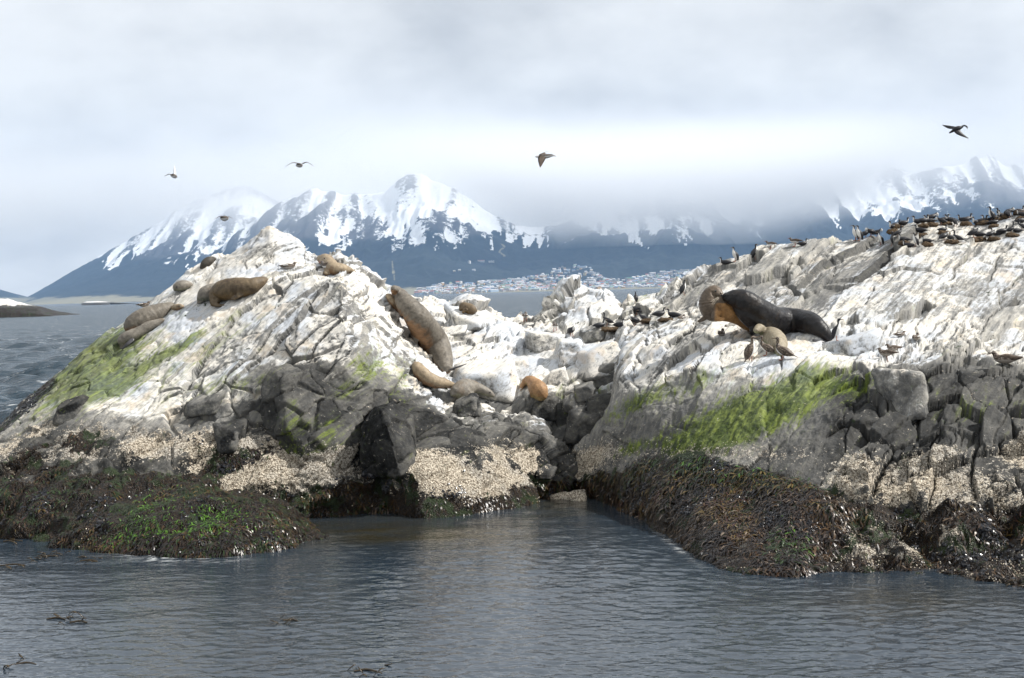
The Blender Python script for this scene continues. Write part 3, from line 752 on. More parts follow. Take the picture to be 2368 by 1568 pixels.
BOULDERS = [
 ("large pale angular block at the head of the dark crevice", 1385, 822, 96, 62, 'white'),
 ("grey fronted pale block just below the large angular block by the crevice", 1408, 856, 70, 50, 'grey'),
 ("white upright block left of the large angular block by the crevice", 1318, 808, 62, 56, 'white'),
 #("low white slab stone above the orange sea lion", 1245, 842, 84, 36, 'white'),
 ("rounded pale stone just right of the orange sea lion", 1292, 868, 44, 36, 'white'),
 ("flat pale stone right of the orange sea lion's back", 1318, 890, 78, 30, 'white'),
 ("small mossy stone below the flat pale stone near the crevice", 1352, 902, 54, 30, 'mossy'),
 ("big rounded white boulder behind the two sea lions at the foot of the slab", 1125, 872, 140, 72, 'white'),
 ("white wedge stone to the right of the climbing sea lion's hind flippers", 1190, 846, 70, 44, 'white'),
 #("grey rounded boulder with a dark underside in the middle of the saddle", 1192, 800, 74, 34, 'grey'),
 ("pale block above the grey rounded boulder in the saddle", 1258, 784, 92, 42, 'white'),
 ("white block beneath the curled sea lion on the saddle", 1085, 742, 80, 30, 'white'),
 ("pale stone in the saddle just right of the climbing sea lion's shoulder", 1052, 775, 54, 30, 'white'),
 #("small white stone between the two gulls on the saddle", 1250, 752, 42, 22, 'white'),
 ("grey wedge shaped stone left of the shag nests", 1366, 768, 62, 30, 'grey'),
 ("dark angular rock directly below the orange sea lion", 1262, 938, 62, 46, 'dark'),
 ("dark ochre stained rock at the top of the inlet", 1305, 950, 64, 60, 'dark'),
 ("black lumpy rock against the green slope at the crevice", 1395, 935, 82, 56, 'dark'),
 ("dark square rock below the black lumpy rock in the crevice", 1352, 975, 74, 58, 'dark'),
 #("long dark slab rock below the grey sea lion", 1185, 938, 150, 44, 'dark'),
 #("broad dark grey rock above the cream boulder's right end", 1215, 985, 130, 62, 'dark'),
 ("small grey rock under the grey sea lion's hind flipper", 1075, 938, 62, 40, 'dark'),
 ("grey rock between the tan sea lion and the grey sea lion", 1030, 912, 60, 34, 'grey'),
 #("dark slab rock left of the grey sea lion", 985, 925, 110, 50, 'dark'),
 #("grey wedge rock with a barnacled base near the inlet", 1265, 1030, 80, 70, 'dark'),
 ("small black rock at the left end of the pale slab above the barnacles", 158, 948, 62, 40, 'dark'),
 #("dark split rock between the barnacles and the charcoal slab", 548, 975, 100, 52, 'dark'),
 ("small pyramid rock rising from the barnacle band", 530, 1008, 66, 56, 'dark'),
 #("dark rock tucked at the left foot of the charcoal slab", 590, 945, 60, 60, 'dark'),
 ("grey broken rock in the middle of the pale slab's lower edge", 470, 930, 90, 34, 'mossy'),
 ("tall grey boulder with an ochre stained hollow on the right bench", 2095, 895, 98, 100, 'grey'),
 #("pale humped rock left of the tall grey boulder", 1985, 865, 120, 60, 'grey'),
 #("dark flat rock right of the tall grey boulder", 2235, 900, 170, 44, 'dark'),
 #("mossy grey rock at the right edge above the dark blocks", 2300, 945, 130, 56, 'mossy'),
 #("large dark block in the middle of the right foreshore", 2125, 995, 150, 74, 'dark'),
 #("dark tilted block left of the large dark foreshore block", 2020, 990, 96, 62, 'dark'),
 #("dark blocky rock right of the large dark foreshore block", 2235, 1010, 130, 84, 'dark'),
 #("small dark block below the tilted block on the foreshore", 2035, 1042, 84, 50, 'dark'),
 #("dark rock above the barnacles below the large foreshore block", 2130, 1065, 120, 54, 'dark'),
 #("pale brown rounded stone between the mossy rock and the dark blocks", 2175, 945, 100, 40, 'grey'),
 #("dark rock at the far right edge over the barnacles", 2335, 1025, 90, 80, 'dark'),
 #("grey knob beside the green algae patch", 1925, 905, 90, 44, 'mossy'),
 #("cream boulder under the dark bull sea lion", 1856, 818, 170, 84, 'white'),
 #("pale sloping rock under the brown female sea lion", 1655, 785, 150, 70, 'white'),
 ("pale rounded rock right of the lone shag behind the bull", 1985, 792, 110, 48, 'white'),
 #("white low rock under the pair of brown birds", 2075, 828, 120, 40, 'white'),
 #("white knobbly rock under the three brown shags", 1765, 838, 150, 44, 'white'),
]
for i, (lb, px, py, w, h, kd) in enumerate(BOULDERS):
    boulder(lb, px, py, w, h, 400 + i, kd)
bpy.context.view_layer.update()
BV = make_bvh()
# ------------------------------------------------------------------ sea
def water_material():
    m = NT("sea_water")
    pos = m.geo_pos()
    a = m.attr("chop").outputs['Fac']
    co = m.mapping(pos, rot=(0, 0, R(18)), scale=(0.42, 1.0, 1.0))
    n1 = m.noise(co, 8.5, 2, 0.55, 0.3)
    n2 = m.noise(co, 22.0, 2, 0.6, 0.2)
    co2 = m.mapping(pos, rot=(0, 0, R(-14)), scale=(0.5, 1.0, 1.0))
    n3 = m.noise(co2, 1.1, 5, 0.62, 0.4)
    n4 = m.noise(co2, 0.28, 5, 0.6, 0.4)
    h = m.math('ADD', m.math('MULTIPLY', n1, 0.016), m.math('MULTIPLY', n2, 0.0026))
    h = m.math('ADD', h, m.math('MULTIPLY', m.math('MULTIPLY', n3, a), 0.60))
    h = m.math('ADD', h, m.math('MULTIPLY', m.math('MULTIPLY', n4, a), 1.5))
    nr = m.bump(h, 1.0, 1.0)
    # whitecaps out in the open channel
    foam = m.ramp(m.math('ADD', n3, m.math('MULTIPLY', n1, 0.22)), 0.70, 0.76)
    foam = m.math('MULTIPLY', foam, m.ramp(n4, 0.5, 0.62))
    foam = m.math('MULTIPLY', foam, a)
    f2 = m.attr("foam").outputs['Fac']
    lace = m.math('MULTIPLY', f2, m.ramp(m.noise(co, 7.0, 5, 0.7, 0.5), 0.46, 0.62))
    foam = m.math('MAXIMUM', foam, lace)
    shallow = m.attr("shallow").outputs['Fac']
    base = m.mix(m.math('MULTIPLY', a, 0.75), (0.020, 0.032, 0.047), (0.008, 0.030, 0.048))
    base = m.mix(m.math('MULTIPLY', shallow, m.ramp(n3, 0.3, 0.7, 0.4, 1.0)), base, (0.034, 0.028, 0.012))
    col = m.mix(foam, base, (0.8, 0.83, 0.85))
    b = m.bsdf(col, m.math('ADD', m.math('ADD', 0.02, m.math('MULTIPLY', a, 0.25)), m.math('MULTIPLY', foam, 0.5)), nr, m.math('SUBTRACT', 0.5, m.math('MULTIPLY', a, 0.37)), IOR=1.9)
    return m.mat
def build_sea():
    rng = np.random.default_rng(5)
    cols = np.linspace(-420, 2790, 800)
    a = (cols - GW / 2) / FPX
    # rows equally spaced in the view below the horizon, then out to the far shore
    dyp = np.concatenate([np.linspace(1080, 60, 560), np.geomspace(58, 1.6, 90)])
    r = CAM_H * FPX / dyp
    X = a[:, None] * r[None, :]; Y = np.repeat(r[None, :], len(a), 0)
    # the cove is sheltered, the channel behind is choppy
    chop = sstep(40, 62, Y)
    Z = np.zeros_like(X)
    def waves(n, lmin, lmax, amp, wind, spread):
        z = np.zeros_like(X)
        for _ in range(n):
            l = math.exp(rng.uniform(math.log(lmin), math.log(lmax)))
            th = wind + rng.normal(0, spread); kx, ky = math.cos(th) * 2 * math.pi / l, math.sin(th) * 2 * math.pi / l
            ph = X * kx + Y * ky + rng.uniform(0, 6.28)
            s = np.sin(ph)
            z += amp * l ** 0.9 * (s + 0.28 * np.cos(2 * ph))
        return z / math.sqrt(n)
    near = sstep(120, 50, Y)
    gust = 0.55 + 0.75 * sstep(-0.3, 0.4, fbm(np.stack([X.ravel() * 0.16, Y.ravel() * 0.3, 0 * X.ravel()], -1), 3, 3)).reshape(X.shape)
    Z += waves(38, 0.14, 0.50, 0.017, R(78), 0.5) * near * gust
    Z += waves(14, 0.8, 2.6, 0.005, R(110), 0.35) * near
    Z += waves(34, 1.6, 9.0, 0.075, R(60), 0.5) * chop * sstep(420, 160, Y)
    # lower the waves to nothing far off, where the bump takes over
    P = np.stack([X, Y, Z], -1)
    F = grid_faces(*X.shape)
    me = mesh_np("sea", P.reshape(-1, 3), F)
    attr(me, "chop", chop.ravel())
    px, py = proj_np(P.reshape(-1, 3))
    foam = ell(px, py, 400, 1288, 130, 9, -2) * 0.6 + ell(px, py, 330, 1272, 60, 14, -30) * 0.6 + ell(px, py, 25, 1225, 40, 8) * 0.8 + ell(px, py, 1560, 1262, 60, 7, -38) * 0.4
    attr(me, "foam", np.clip(foam, 0, 1))
    sh = ell(px, py, 900, 1230, 330, 40) + ell(px, py, 2100, 1390, 320, 45) * 0.5 + ell(px, py, 1300, 1170, 80, 25)
    attr(me, "shallow", np.clip(sh, 0, 1))
    o = link("sea", me, water_material())
    tag(o, "rippled grey blue channel water", None, None, 'structure')
build_sea()
def build_seabed():
    # a dark floor under the water so that nothing is open below
    me = mesh_np("seabed", [(-9000, -60, -3), (9000, -60, -3), (9000, 30000, -3), (-9000, 30000, -3)], [(0, 1, 2, 3)])
    o = link("seabed", me, plain("seabed_mud", (0.03, 0.035, 0.03), 0.9)); tag(o, None, None, None, 'structure')
    # the open water round the modelled sheet
    me = mesh_np("open_water", [(-9000, -60, -0.6), (9000, -60, -0.6), (9000, 30000, -0.6), (-9000, 30000, -0.6)], [(0, 1, 2, 3)])
    o = link("open_water", me, bpy.data.materials["sea_water"]); tag(o, None, None, None, 'structure')
build_seabed()
# ------------------------------------------------------------------ mountains across the channel
def mountain_material():
    m = NT("mountain_ground")
    pos = m.geo_pos()
    g = m.attr("ground").outputs['Vector']
    s = m.N('ShaderNodeSeparateXYZ'); m.L(g, s.inputs[0])
    snow, field, forest = s.outputs
    n = m.noise(pos, 0.012, 6, 0.65); n2 = m.noise(pos, 0.035, 6, 0.72)
    rock = m.mix(n, (0.045, 0.05, 0.06), (0.12, 0.115, 0.115))
    trees = m.mix(m.ramp(n2, 0.3, 0.7), (0.006, 0.010, 0.012), (0.018, 0.026, 0.024))
    col = m.mix(forest, rock, trees)
    grass = m.mix(n2, (0.16, 0.15, 0.09), (0.30, 0.27, 0.19))
    fs = m.math('ADD', field, m.math('MULTIPLY', m.math('SUBTRACT', n, 0.5), 0.8))
    col = m.mix(m.ramp(fs, 0.4, 0.6), col, grass)
    ss = m.math('ADD', snow, m.math('MULTIPLY', m.math('SUBTRACT', n2, 0.5), 1.7))
    col = m.mix(m.ramp(ss, 0.44, 0.56), col, (0.84, 0.86, 0.88))
    m.bsdf(col, 0.9, None, 0.1)
    return m.mat
M_MOUNT = mountain_material()
def far_z(py, px, D):      # height of the ray at distance D
    return pts_np(np.asarray(px, float), np.asarray(py, float), np.asarray(D, float))[..., 2]
def massif(crest, shore_D, crest_D, px0, px1, seed, snow_py, label, step=4.0, foot=0.34, spur=1.0, rows=120, back_D=1300):
    px = np.arange(px0, px1 + step, step)
    cy_ = np.interp(px, [c[0] for c in crest], [c[1] for c in crest])
    cD = crest_D + 260 * noise(np.stack([px * 0.004, 0 * px, 0 * px], -1), seed)
    ch = np.maximum(far_z(cy_, px, cD), 4)
    t = np.concatenate([np.linspace(0, 1, rows), 1 + np.linspace(0, 1, 26)[1:]])
    D = np.where(t[None, :] <= 1, shore_D + (cD[:, None] - shore_D) * t[None, :], cD[:, None] + back_D * (t[None, :] - 1))
    prof = np.where(t <= 1, foot * t + (1 - foot) * np.clip(t, 0, 1) ** 2.6, np.clip(2 - t, 0, 1) ** 1.5)
    H = ch[:, None] * prof[None, :]
    a = (px - GW / 2) / FPX
    X = a[:, None] * D; Y = D
    q = np.stack([X.ravel(), Y.ravel(), np.zeros(X.size)], -1)
    rel = (H / (ch[:, None] + 1)).ravel()
    rid = fbm(q / 900.0, 6, seed, 0.52, ridged=True)
    rid2 = fbm(q / np.array([190.0, 800.0, 1.0]) + 0.35 * fbm(q / 420.0, 3, seed + 12)[:, None], 4, seed + 9, 0.55, ridged=True)
    env = np.clip(rel, 0, 1) ** 0.8 * np.where(np.repeat((t <= 1)[None, :], len(px), 0).ravel(), 1 - 0.75 * np.clip(rel, 0, 1) ** 6, 0.4)
    amp = np.minimum(ch, 1100)[:, None].repeat(len(t), 1).ravel()
    Z = H.ravel() + env * amp * (0.20 * (rid - 0.35) + 0.12 * (rid2 - 0.3)) * spur
    Z = np.maximum(Z, np.where(rel < 0.02, -3, 1.0))
    Z[(np.repeat(t[None, :], len(px), 0).ravel() == 0)] = -3
    P = np.stack([X.ravel(), Y.ravel(), Z], -1)
    nu, nv = X.shape
    N = grid_normals(P.reshape(nu, nv, 3)).reshape(-1, 3)
    PX, PY = proj_np(P)
    sl = np.interp(PX, [c[0] for c in snow_py], [c[1] for c in snow_py])
    gul = fbm(q / np.array([62.0, 330.0, 1.0]), 4, seed + 31, 0.65)
    big = fbm(q / 520.0, 4, seed + 33, 0.6)
    over = (sl - PY) / 70.0
    snow = np.clip(0.43 + 0.42 * gul + 0.34 * big - 0.35 * (rid - 0.3) - 0.80 * (rid2 - 0.3) + 0.06 * np.clip(over, -1.5, 1.2), 0, 1)
    snow = np.where(over + 1.1 * gul + 0.6 * big > 0, snow, 0)
    forest = sstep(-0.35, 0.15, (PY - sl) / 40.0 + 0.8 * big)
    field = np.clip(1.15 * sstep(-28, -4, (PY - np.interp(PX, [0, 300, 500, 900, 1500], [702, 700, 694, 682, 664]))) , 0, 1) * 0.62 + 0.35 * big
    path = np.exp(-((PX - (906 + (PY - 600) * 0.12)) / 5.0) ** 2) * sstep(596, 606, PY) * sstep(656, 646, PY) * 0.55
    path = path + np.exp(-((PX - (1160 + 6 * np.sin(PY * 0.3))) / 4.0) ** 2) * sstep(560, 566, PY) * sstep(598, 590, PY) * 0.8
    field = np.maximum(field, path)
    me = mesh_np("mountain", P, grid_faces(nu, nv))
    attr(me, "ground", np.stack([snow, field, forest], -1))
    o = link("mountain", me, M_MOUNT)
    tag(o, label, None, None, 'structure')
    return o
massif([(-200,720),(60,690),(130,652),(200,612),(250,582),(330,540),(400,500),(460,465),(478,457),(520,446),(575,430),(620,448),(660,470),(760,520),(900,600),(1000,650)],
       8300, 13200, -200, 1000, 5, [(0,590),(250,592),(420,585),(520,600),(700,600)], "left snowy mountain sloping down to a wooded point", spur=0.8)
massif([(380,690),(450,640),(490,595),(560,530),(620,490),(680,452),(725,432),(740,427),(780,440),(850,446),(900,430),(950,402),(985,390),(1020,408),(1080,445),(1130,480),(1200,520),(1300,520),(1380,480),(1480,452),(1560,440),(1660,470),(1750,520),(1850,600)],
       7900, 11200, 380, 1850, 8, [(450,580),(700,560),(1000,552),(1200,540),(1500,528),(1800,520)], "jagged snowy twin peaks rising behind the pale outcrop")
massif([(1100,640),(1250,600),(1400,560),(1560,500),(1700,480),(1800,470),(1850,442),(1920,412),(1990,420),(2060,392),(2120,402),(2180,386),(2250,366),(2290,358),(2330,376),(2367,386),(2440,410),(2560,450)],
       8000, 12000, 1100, 2560, 14, [(1200,560),(1500,528),(1800,510),(2000,500),(2200,478),(2367,470)], "snow streaked mountain range above the colony slope")
massif([(-300,652),(-100,660),(0,668),(60,684),(120,700),(180,704)], 9000, 12600, -300, 180, 21, [(0,500),(300,500)], "low dim blue hills beyond the point", rows=40)

# ------------------------------------------------------------------ distant islets
def islet(name, pts_, Dn, label, seed):
    px = np.arange(pts_[0][0], pts_[-1][0] + 0.1, 1.2)
    top = np.interp(px, [p[0] for p in pts_], [p[1] for p in pts_])
    w = pts_np(px, np.interp(px, [pts_[0][0], pts_[-1][0]], [pts_[0][2], pts_[-1][2]]), np.full(len(px), float(Dn)))
    c = pts_np(px, top, np.full(len(px), Dn * 1.03))
    lines = []
    for k in range(14):
        t = k / 13; q = lerp(w, c, t); q[:, 2] = np.where(k == 0, -1.0, w[:, 2] * 0 + c[:, 2] * (t ** 0.6)); lines.append(q)
    for k in range(1, 8):
        q = c.copy(); q[:, 1] += Dn * 0.012 * k; q[:, 2] = c[:, 2] * (1 - k / 7) - (1.0 if k == 7 else 0); lines.append(q)
    V = np.stack(lines, 1); nu, nv = V.shape[:2]
    N = grid_normals(V).reshape(-1, 3); P = V.reshape(-1, 3)
    P2 = P + N * (0.5 * fbm(P * 0.35, 4, seed) + 0.3 * fbm(P * 1.1, 3, seed + 3))[:, None]
    hz = P2[:, 2]
    white = sstep(4.0, 5.0, hz + 0.8 * fbm(P * 0.4, 3, seed + 5)); z0 = 0 * hz
    weed = sstep(4.4, 3.2, hz)
    return put_rock(name, V, P2, (white, z0, z0, weed, z0 + 0.15, z0 + 0.3), P2 * 0.4, nu=nu, nv=nv)
o = islet("rock_islet", [(-160,722,738),(-60,700,737),(0,690,736),(20,692,736),(50,700,736),(85,708,735),(100,720,735),(122,734,735)], 560, "", 3)
tag(o, "small white topped rocky islet with a dark foot at the picture's edge", "islet")
o = islet("rock_islet", [(188,701.5,703.5),(200,697,703),(225,696,702.5),(240,698,702.3),(254,701.5,702)], 2600, "", 6)
tag(o, "tiny pale islet far off on the channel below the wooded point", "islet")
# ------------------------------------------------------------------ haze over the channel and cloud on the peaks
def box_mesh(name, x0, x1, y0, y1, z0, z1):
    v = [(x, y, z) for x in (x0, x1) for y in (y0, y1) for z in (z0, z1)]
    f = [(0, 1, 3, 2), (4, 6, 7, 5), (0, 4, 5, 1), (2, 3, 7, 6), (0, 2, 6, 4), (1, 5, 7, 3)]
    return mesh_np(name, v, f, smooth=False)
def build_haze():
    m = bpy.data.materials.new("haze_air"); m.use_nodes = True; nt = m.node_tree; nt.nodes.clear()
    out = nt.nodes.new('ShaderNodeOutputMaterial'); v = nt.nodes.new('ShaderNodeVolumePrincipled')
    v.inputs['Color'].default_value = (0.37, 0.58, 0.90, 1); v.inputs['Density'].default_value = HAZE
    v.inputs['Anisotropy'].default_value = 0.0
    nt.links.new(v.outputs[0], out.inputs['Volume'])
    o = link("haze", box_mesh("haze", -9000, 9000, -80, 14900, -4.5, 1420), m)
    tag(o, "thin blue haze over the channel", None, None, 'stuff')
HAZE = 4.2e-5
build_haze()
def build_cloud():
    m = NT("cloud_mist")
    pos = m.geo_pos()
    s = m.N('ShaderNodeSeparateXYZ'); m.L(pos, s.inputs[0])
    n = m.noise(m.mapping(pos, scale=(0.7, 0.7, 1.3)), 0.0010, 4, 0.6)
    z = m.math('ADD', s.outputs[2], m.math('MULTIPLY', m.math('SUBTRACT', n, 0.5), 800.0))
    # the base is low over the middle of the range and lifts to both sides
    dx = m.math('MAXIMUM', m.math('SUBTRACT', m.math('ABSOLUTE', m.math('ADD', s.outputs[0], -1050.0)), 700.0), 0.0)
    base = m.math('ADD', 300.0, m.math('MULTIPLY', dx, 0.40))
    lift = m.math('SUBTRACT', z, base)
    veil = m.math('MULTIPLY', m.ramp(m.math('ADD', z, 0.0), 420.0, 1100.0), 0.42)
    d = m.math('MULTIPLY', m.math('MAXIMUM', m.ramp(lift, -100.0, 420.0), veil), m.ramp(s.outputs[2], 1400.0, 650.0))
    m.nt.nodes.remove(m.out); out = m.N('ShaderNodeOutputMaterial')
    v = m.N('ShaderNodeVolumePrincipled'); v.inputs['Color'].default_value = (1.0, 1.0, 1.0, 1)
    m.L(m.math('MULTIPLY', d, CLOUD), v.inputs['Density'])
    m.L(v.outputs[0], out.inputs['Volume'])
    o = link("cloud", box_mesh("cloud", -5200, 5200, 9600, 12600, 300, 1410), m.mat)
    m.mat.cycles.volume_step_rate = 1.0
    tag(o, "low white cloud hanging on the mountain tops", None, None, 'stuff')
CLOUD = 0.0027
build_cloud()
# ------------------------------------------------------------------ soft bodies from tapered chains
def catmull(pts_, n):
    """smooth resampling of a list of tuples"""
    A = np.array(pts_, float); m_ = len(A)
    if m_ == 2: return np.stack([lerp(A[0], A[1], t) for t in np.linspace(0, 1, n)])
    B = np.vstack([2 * A[0] - A[1], A, 2 * A[-1] - A[-2]]); out = []
    seg = np.linspace(0, m_ - 1, n)
    for s_ in seg:
        i = min(int(s_), m_ - 2); t = s_ - i
        p0, p1, p2, p3 = B[i], B[i + 1], B[i + 2], B[i + 3]
        out.append(0.5 * ((2 * p1) + (-p0 + p2) * t + (2 * p0 - 5 * p1 + 4 * p2 - p3) * t * t + (-p0 + 3 * p1 - 3 * p2 + p3) * t ** 3))
    return np.array(out)
def tube_geo(chain, n=24, seg=16, flat=1.0, flat_axis=(0, 0, 1)):
    """chain of (x,y,z,r): closed round-ended tube; flat squeezes it along flat_axis"""
    C = catmull(chain, n); P = C[:, :3]; r = np.maximum(C[:, 3], 0.002)
    T = np.gradient(P, axis=0); T /= np.linalg.norm(T, axis=1, keepdims=True) + 1e-9
    fa = norm3(flat_axis); V = []
    ext = [(P[0] - T[0] * r[0] * 0.75, r[0] * 0.55, T[0])] + [(P[i], r[i], T[i]) for i in range(n)] + [(P[-1] + T[-1] * r[-1] * 0.75, r[-1] * 0.55, T[-1])]
    for p, rr, t in ext:
        b = np.cross(t, fa); b /= np.linalg.norm(b) + 1e-9; a = np.cross(b, t)
        for k in range(seg):
            th = 2 * math.pi * k / seg
            V.append(p + rr * (math.cos(th) * b + math.sin(th) * flat * a))
    m_ = len(ext); F = []
    for i in range(m_ - 1):
        for k in range(seg):
            k2 = (k + 1) % seg
            F.append((i * seg + k, i * seg + k2, (i + 1) * seg + k2, (i + 1) * seg + k))
    tri = []
    c0 = len(V); V.append(ext[0][0] - T[0] * r[0] * 0.28); c1 = len(V); V.append(ext[-1][0] + T[-1] * r[-1] * 0.28)
    for k in range(seg):
        k2 = (k + 1) % seg
        tri.append((c0, k2, k)); tri.append((c1, (m_ - 1) * seg + k, (m_ - 1) * seg + k2))
    return V, F, tri
def fuse(name, chains, voxel, smooth_it=3):
    """several tubes grown together into one continuous skin"""
    bm = bmesh.new()
    for ch in chains:
        V, F, tri = tube_geo(**ch)
        vs = [bm.verts.new(v) for v in V]
        for f in F: bm.faces.new([vs[i] for i in f])
        for f in tri: bm.faces.new([vs[i] for i in f])
    bmesh.ops.recalc_face_normals(bm, faces=bm.faces)
    me = bpy.data.meshes.new(name); bm.to_mesh(me); bm.free()
    o = bpy.data.objects.new("tmp_fuse", me); COL.objects.link(o)
    md = o.modifiers.new("r", 'REMESH'); md.mode = 'VOXEL'; md.voxel_size = voxel; md.use_smooth_shade = True
    sm = o.modifiers.new("s", 'SMOOTH'); sm.factor = 0.5; sm.iterations = smooth_it
    dg = bpy.context.evaluated_depsgraph_get()
    res = bpy.data.meshes.new_from_object(o.evaluated_get(dg)); res.name = name
    bpy.data.objects.remove(o); bpy.data.meshes.remove(me)
    res.polygons.foreach_set("use_smooth", np.full(len(res.polygons), True))
    return res
def fur_material(name, back, belly, patch, spots=0.4, rough=0.55, sheen=0.15):
    m = NT(name); co = m.geo_pos()
    n = m.noise(co, 2.6, 5, 0.65, 0.3); n2 = m.noise(co, 9.0, 4, 0.7); hair = m.noise(m.mapping(co, scale=(1, 1, 3)), 60.0, 2, 0.6)
    nz = m.N('ShaderNodeSeparateXYZ'); m.L(m.N('ShaderNodeNewGeometry').outputs['Normal'], nz.inputs[0])
    und = m.attr("under").outputs['Fac']
    col = m.mix(m.ramp(m.math('ADD', und, m.math('MULTIPLY', m.math('SUBTRACT', n, 0.5), 0.5)), 0.60, 0.92), back, belly)
    col = m.mix(m.math('MULTIPLY', m.ramp(m.math('ADD', m.math('MULTIPLY', n, 0.7), m.math('MULTIPLY', n2, 0.3)), 0.52, 0.60), spots), col, patch)
    col = m.mix(m.ramp(m.math('ADD', m.math('MULTIPLY', hair, 0.4), m.math('MULTIPLY', n2, 0.6)), 0.35, 0.65), m.mix(1.0, col, (0.62, 0.60, 0.58), 'MULTIPLY'), m.mix(1.0, col, (1.35, 1.32, 1.28), 'MULTIPLY'))
    nr = m.bump(m.math('ADD', hair, m.math('MULTIPLY', n2, 0.8)), 0.25, 0.02)
    m.bsdf(col, rough, nr, 0.3)
    return m.mat
FUR = dict(
 grey=fur_material("fur_grey_tan", (0.150, 0.137, 0.117), (0.26, 0.155, 0.085), (0.05, 0.044, 0.038), 0.7),
 tan=fur_material("fur_tan", (0.29, 0.235, 0.165), (0.20, 0.12, 0.065), (0.13, 0.075, 0.04), 0.6),
 silver=fur_material("fur_silver", (0.20, 0.187, 0.165), (0.15, 0.16, 0.12), (0.10, 0.075, 0.05), 0.6),
 orange=fur_material("fur_orange", (0.29, 0.175, 0.09), (0.24, 0.18, 0.08), (0.22, 0.10, 0.04), 0.5),
 brown=fur_material("fur_brown", (0.135, 0.103, 0.066), (0.13, 0.085, 0.035), (0.045, 0.03, 0.02), 0.65),
 female=fur_material("fur_female", (0.125, 0.098, 0.074), (0.36, 0.20, 0.08), (0.05, 0.035, 0.025), 0.5, 0.45),
 bull=fur_material("fur_bull", (0.016, 0.016, 0.018), (0.018, 0.013, 0.011), (0.040, 0.033, 0.027), 0.5, 0.36),
 pup=fur_material("fur_cream", (0.27, 0.24, 0.18), (0.26, 0.28, 0.17), (0.10, 0.085, 0.055), 0.75),
 dark=fur_material("fur_dark", (0.055, 0.05, 0.042), (0.05, 0.04, 0.03), (0.10, 0.085, 0.06), 0.5),
)
M_SKIN = plain("bare_flipper_skin", (0.055, 0.055, 0.062), 0.4, 0.3, 20)
M_EYE = plain("wet_black_eye", (0.008, 0.007, 0.006), 0.12, 0.1, 10, 0.6)
M_WHISK = plain("pale_whisker", (0.5, 0.45, 0.36), 0.6, 0.1, 10)

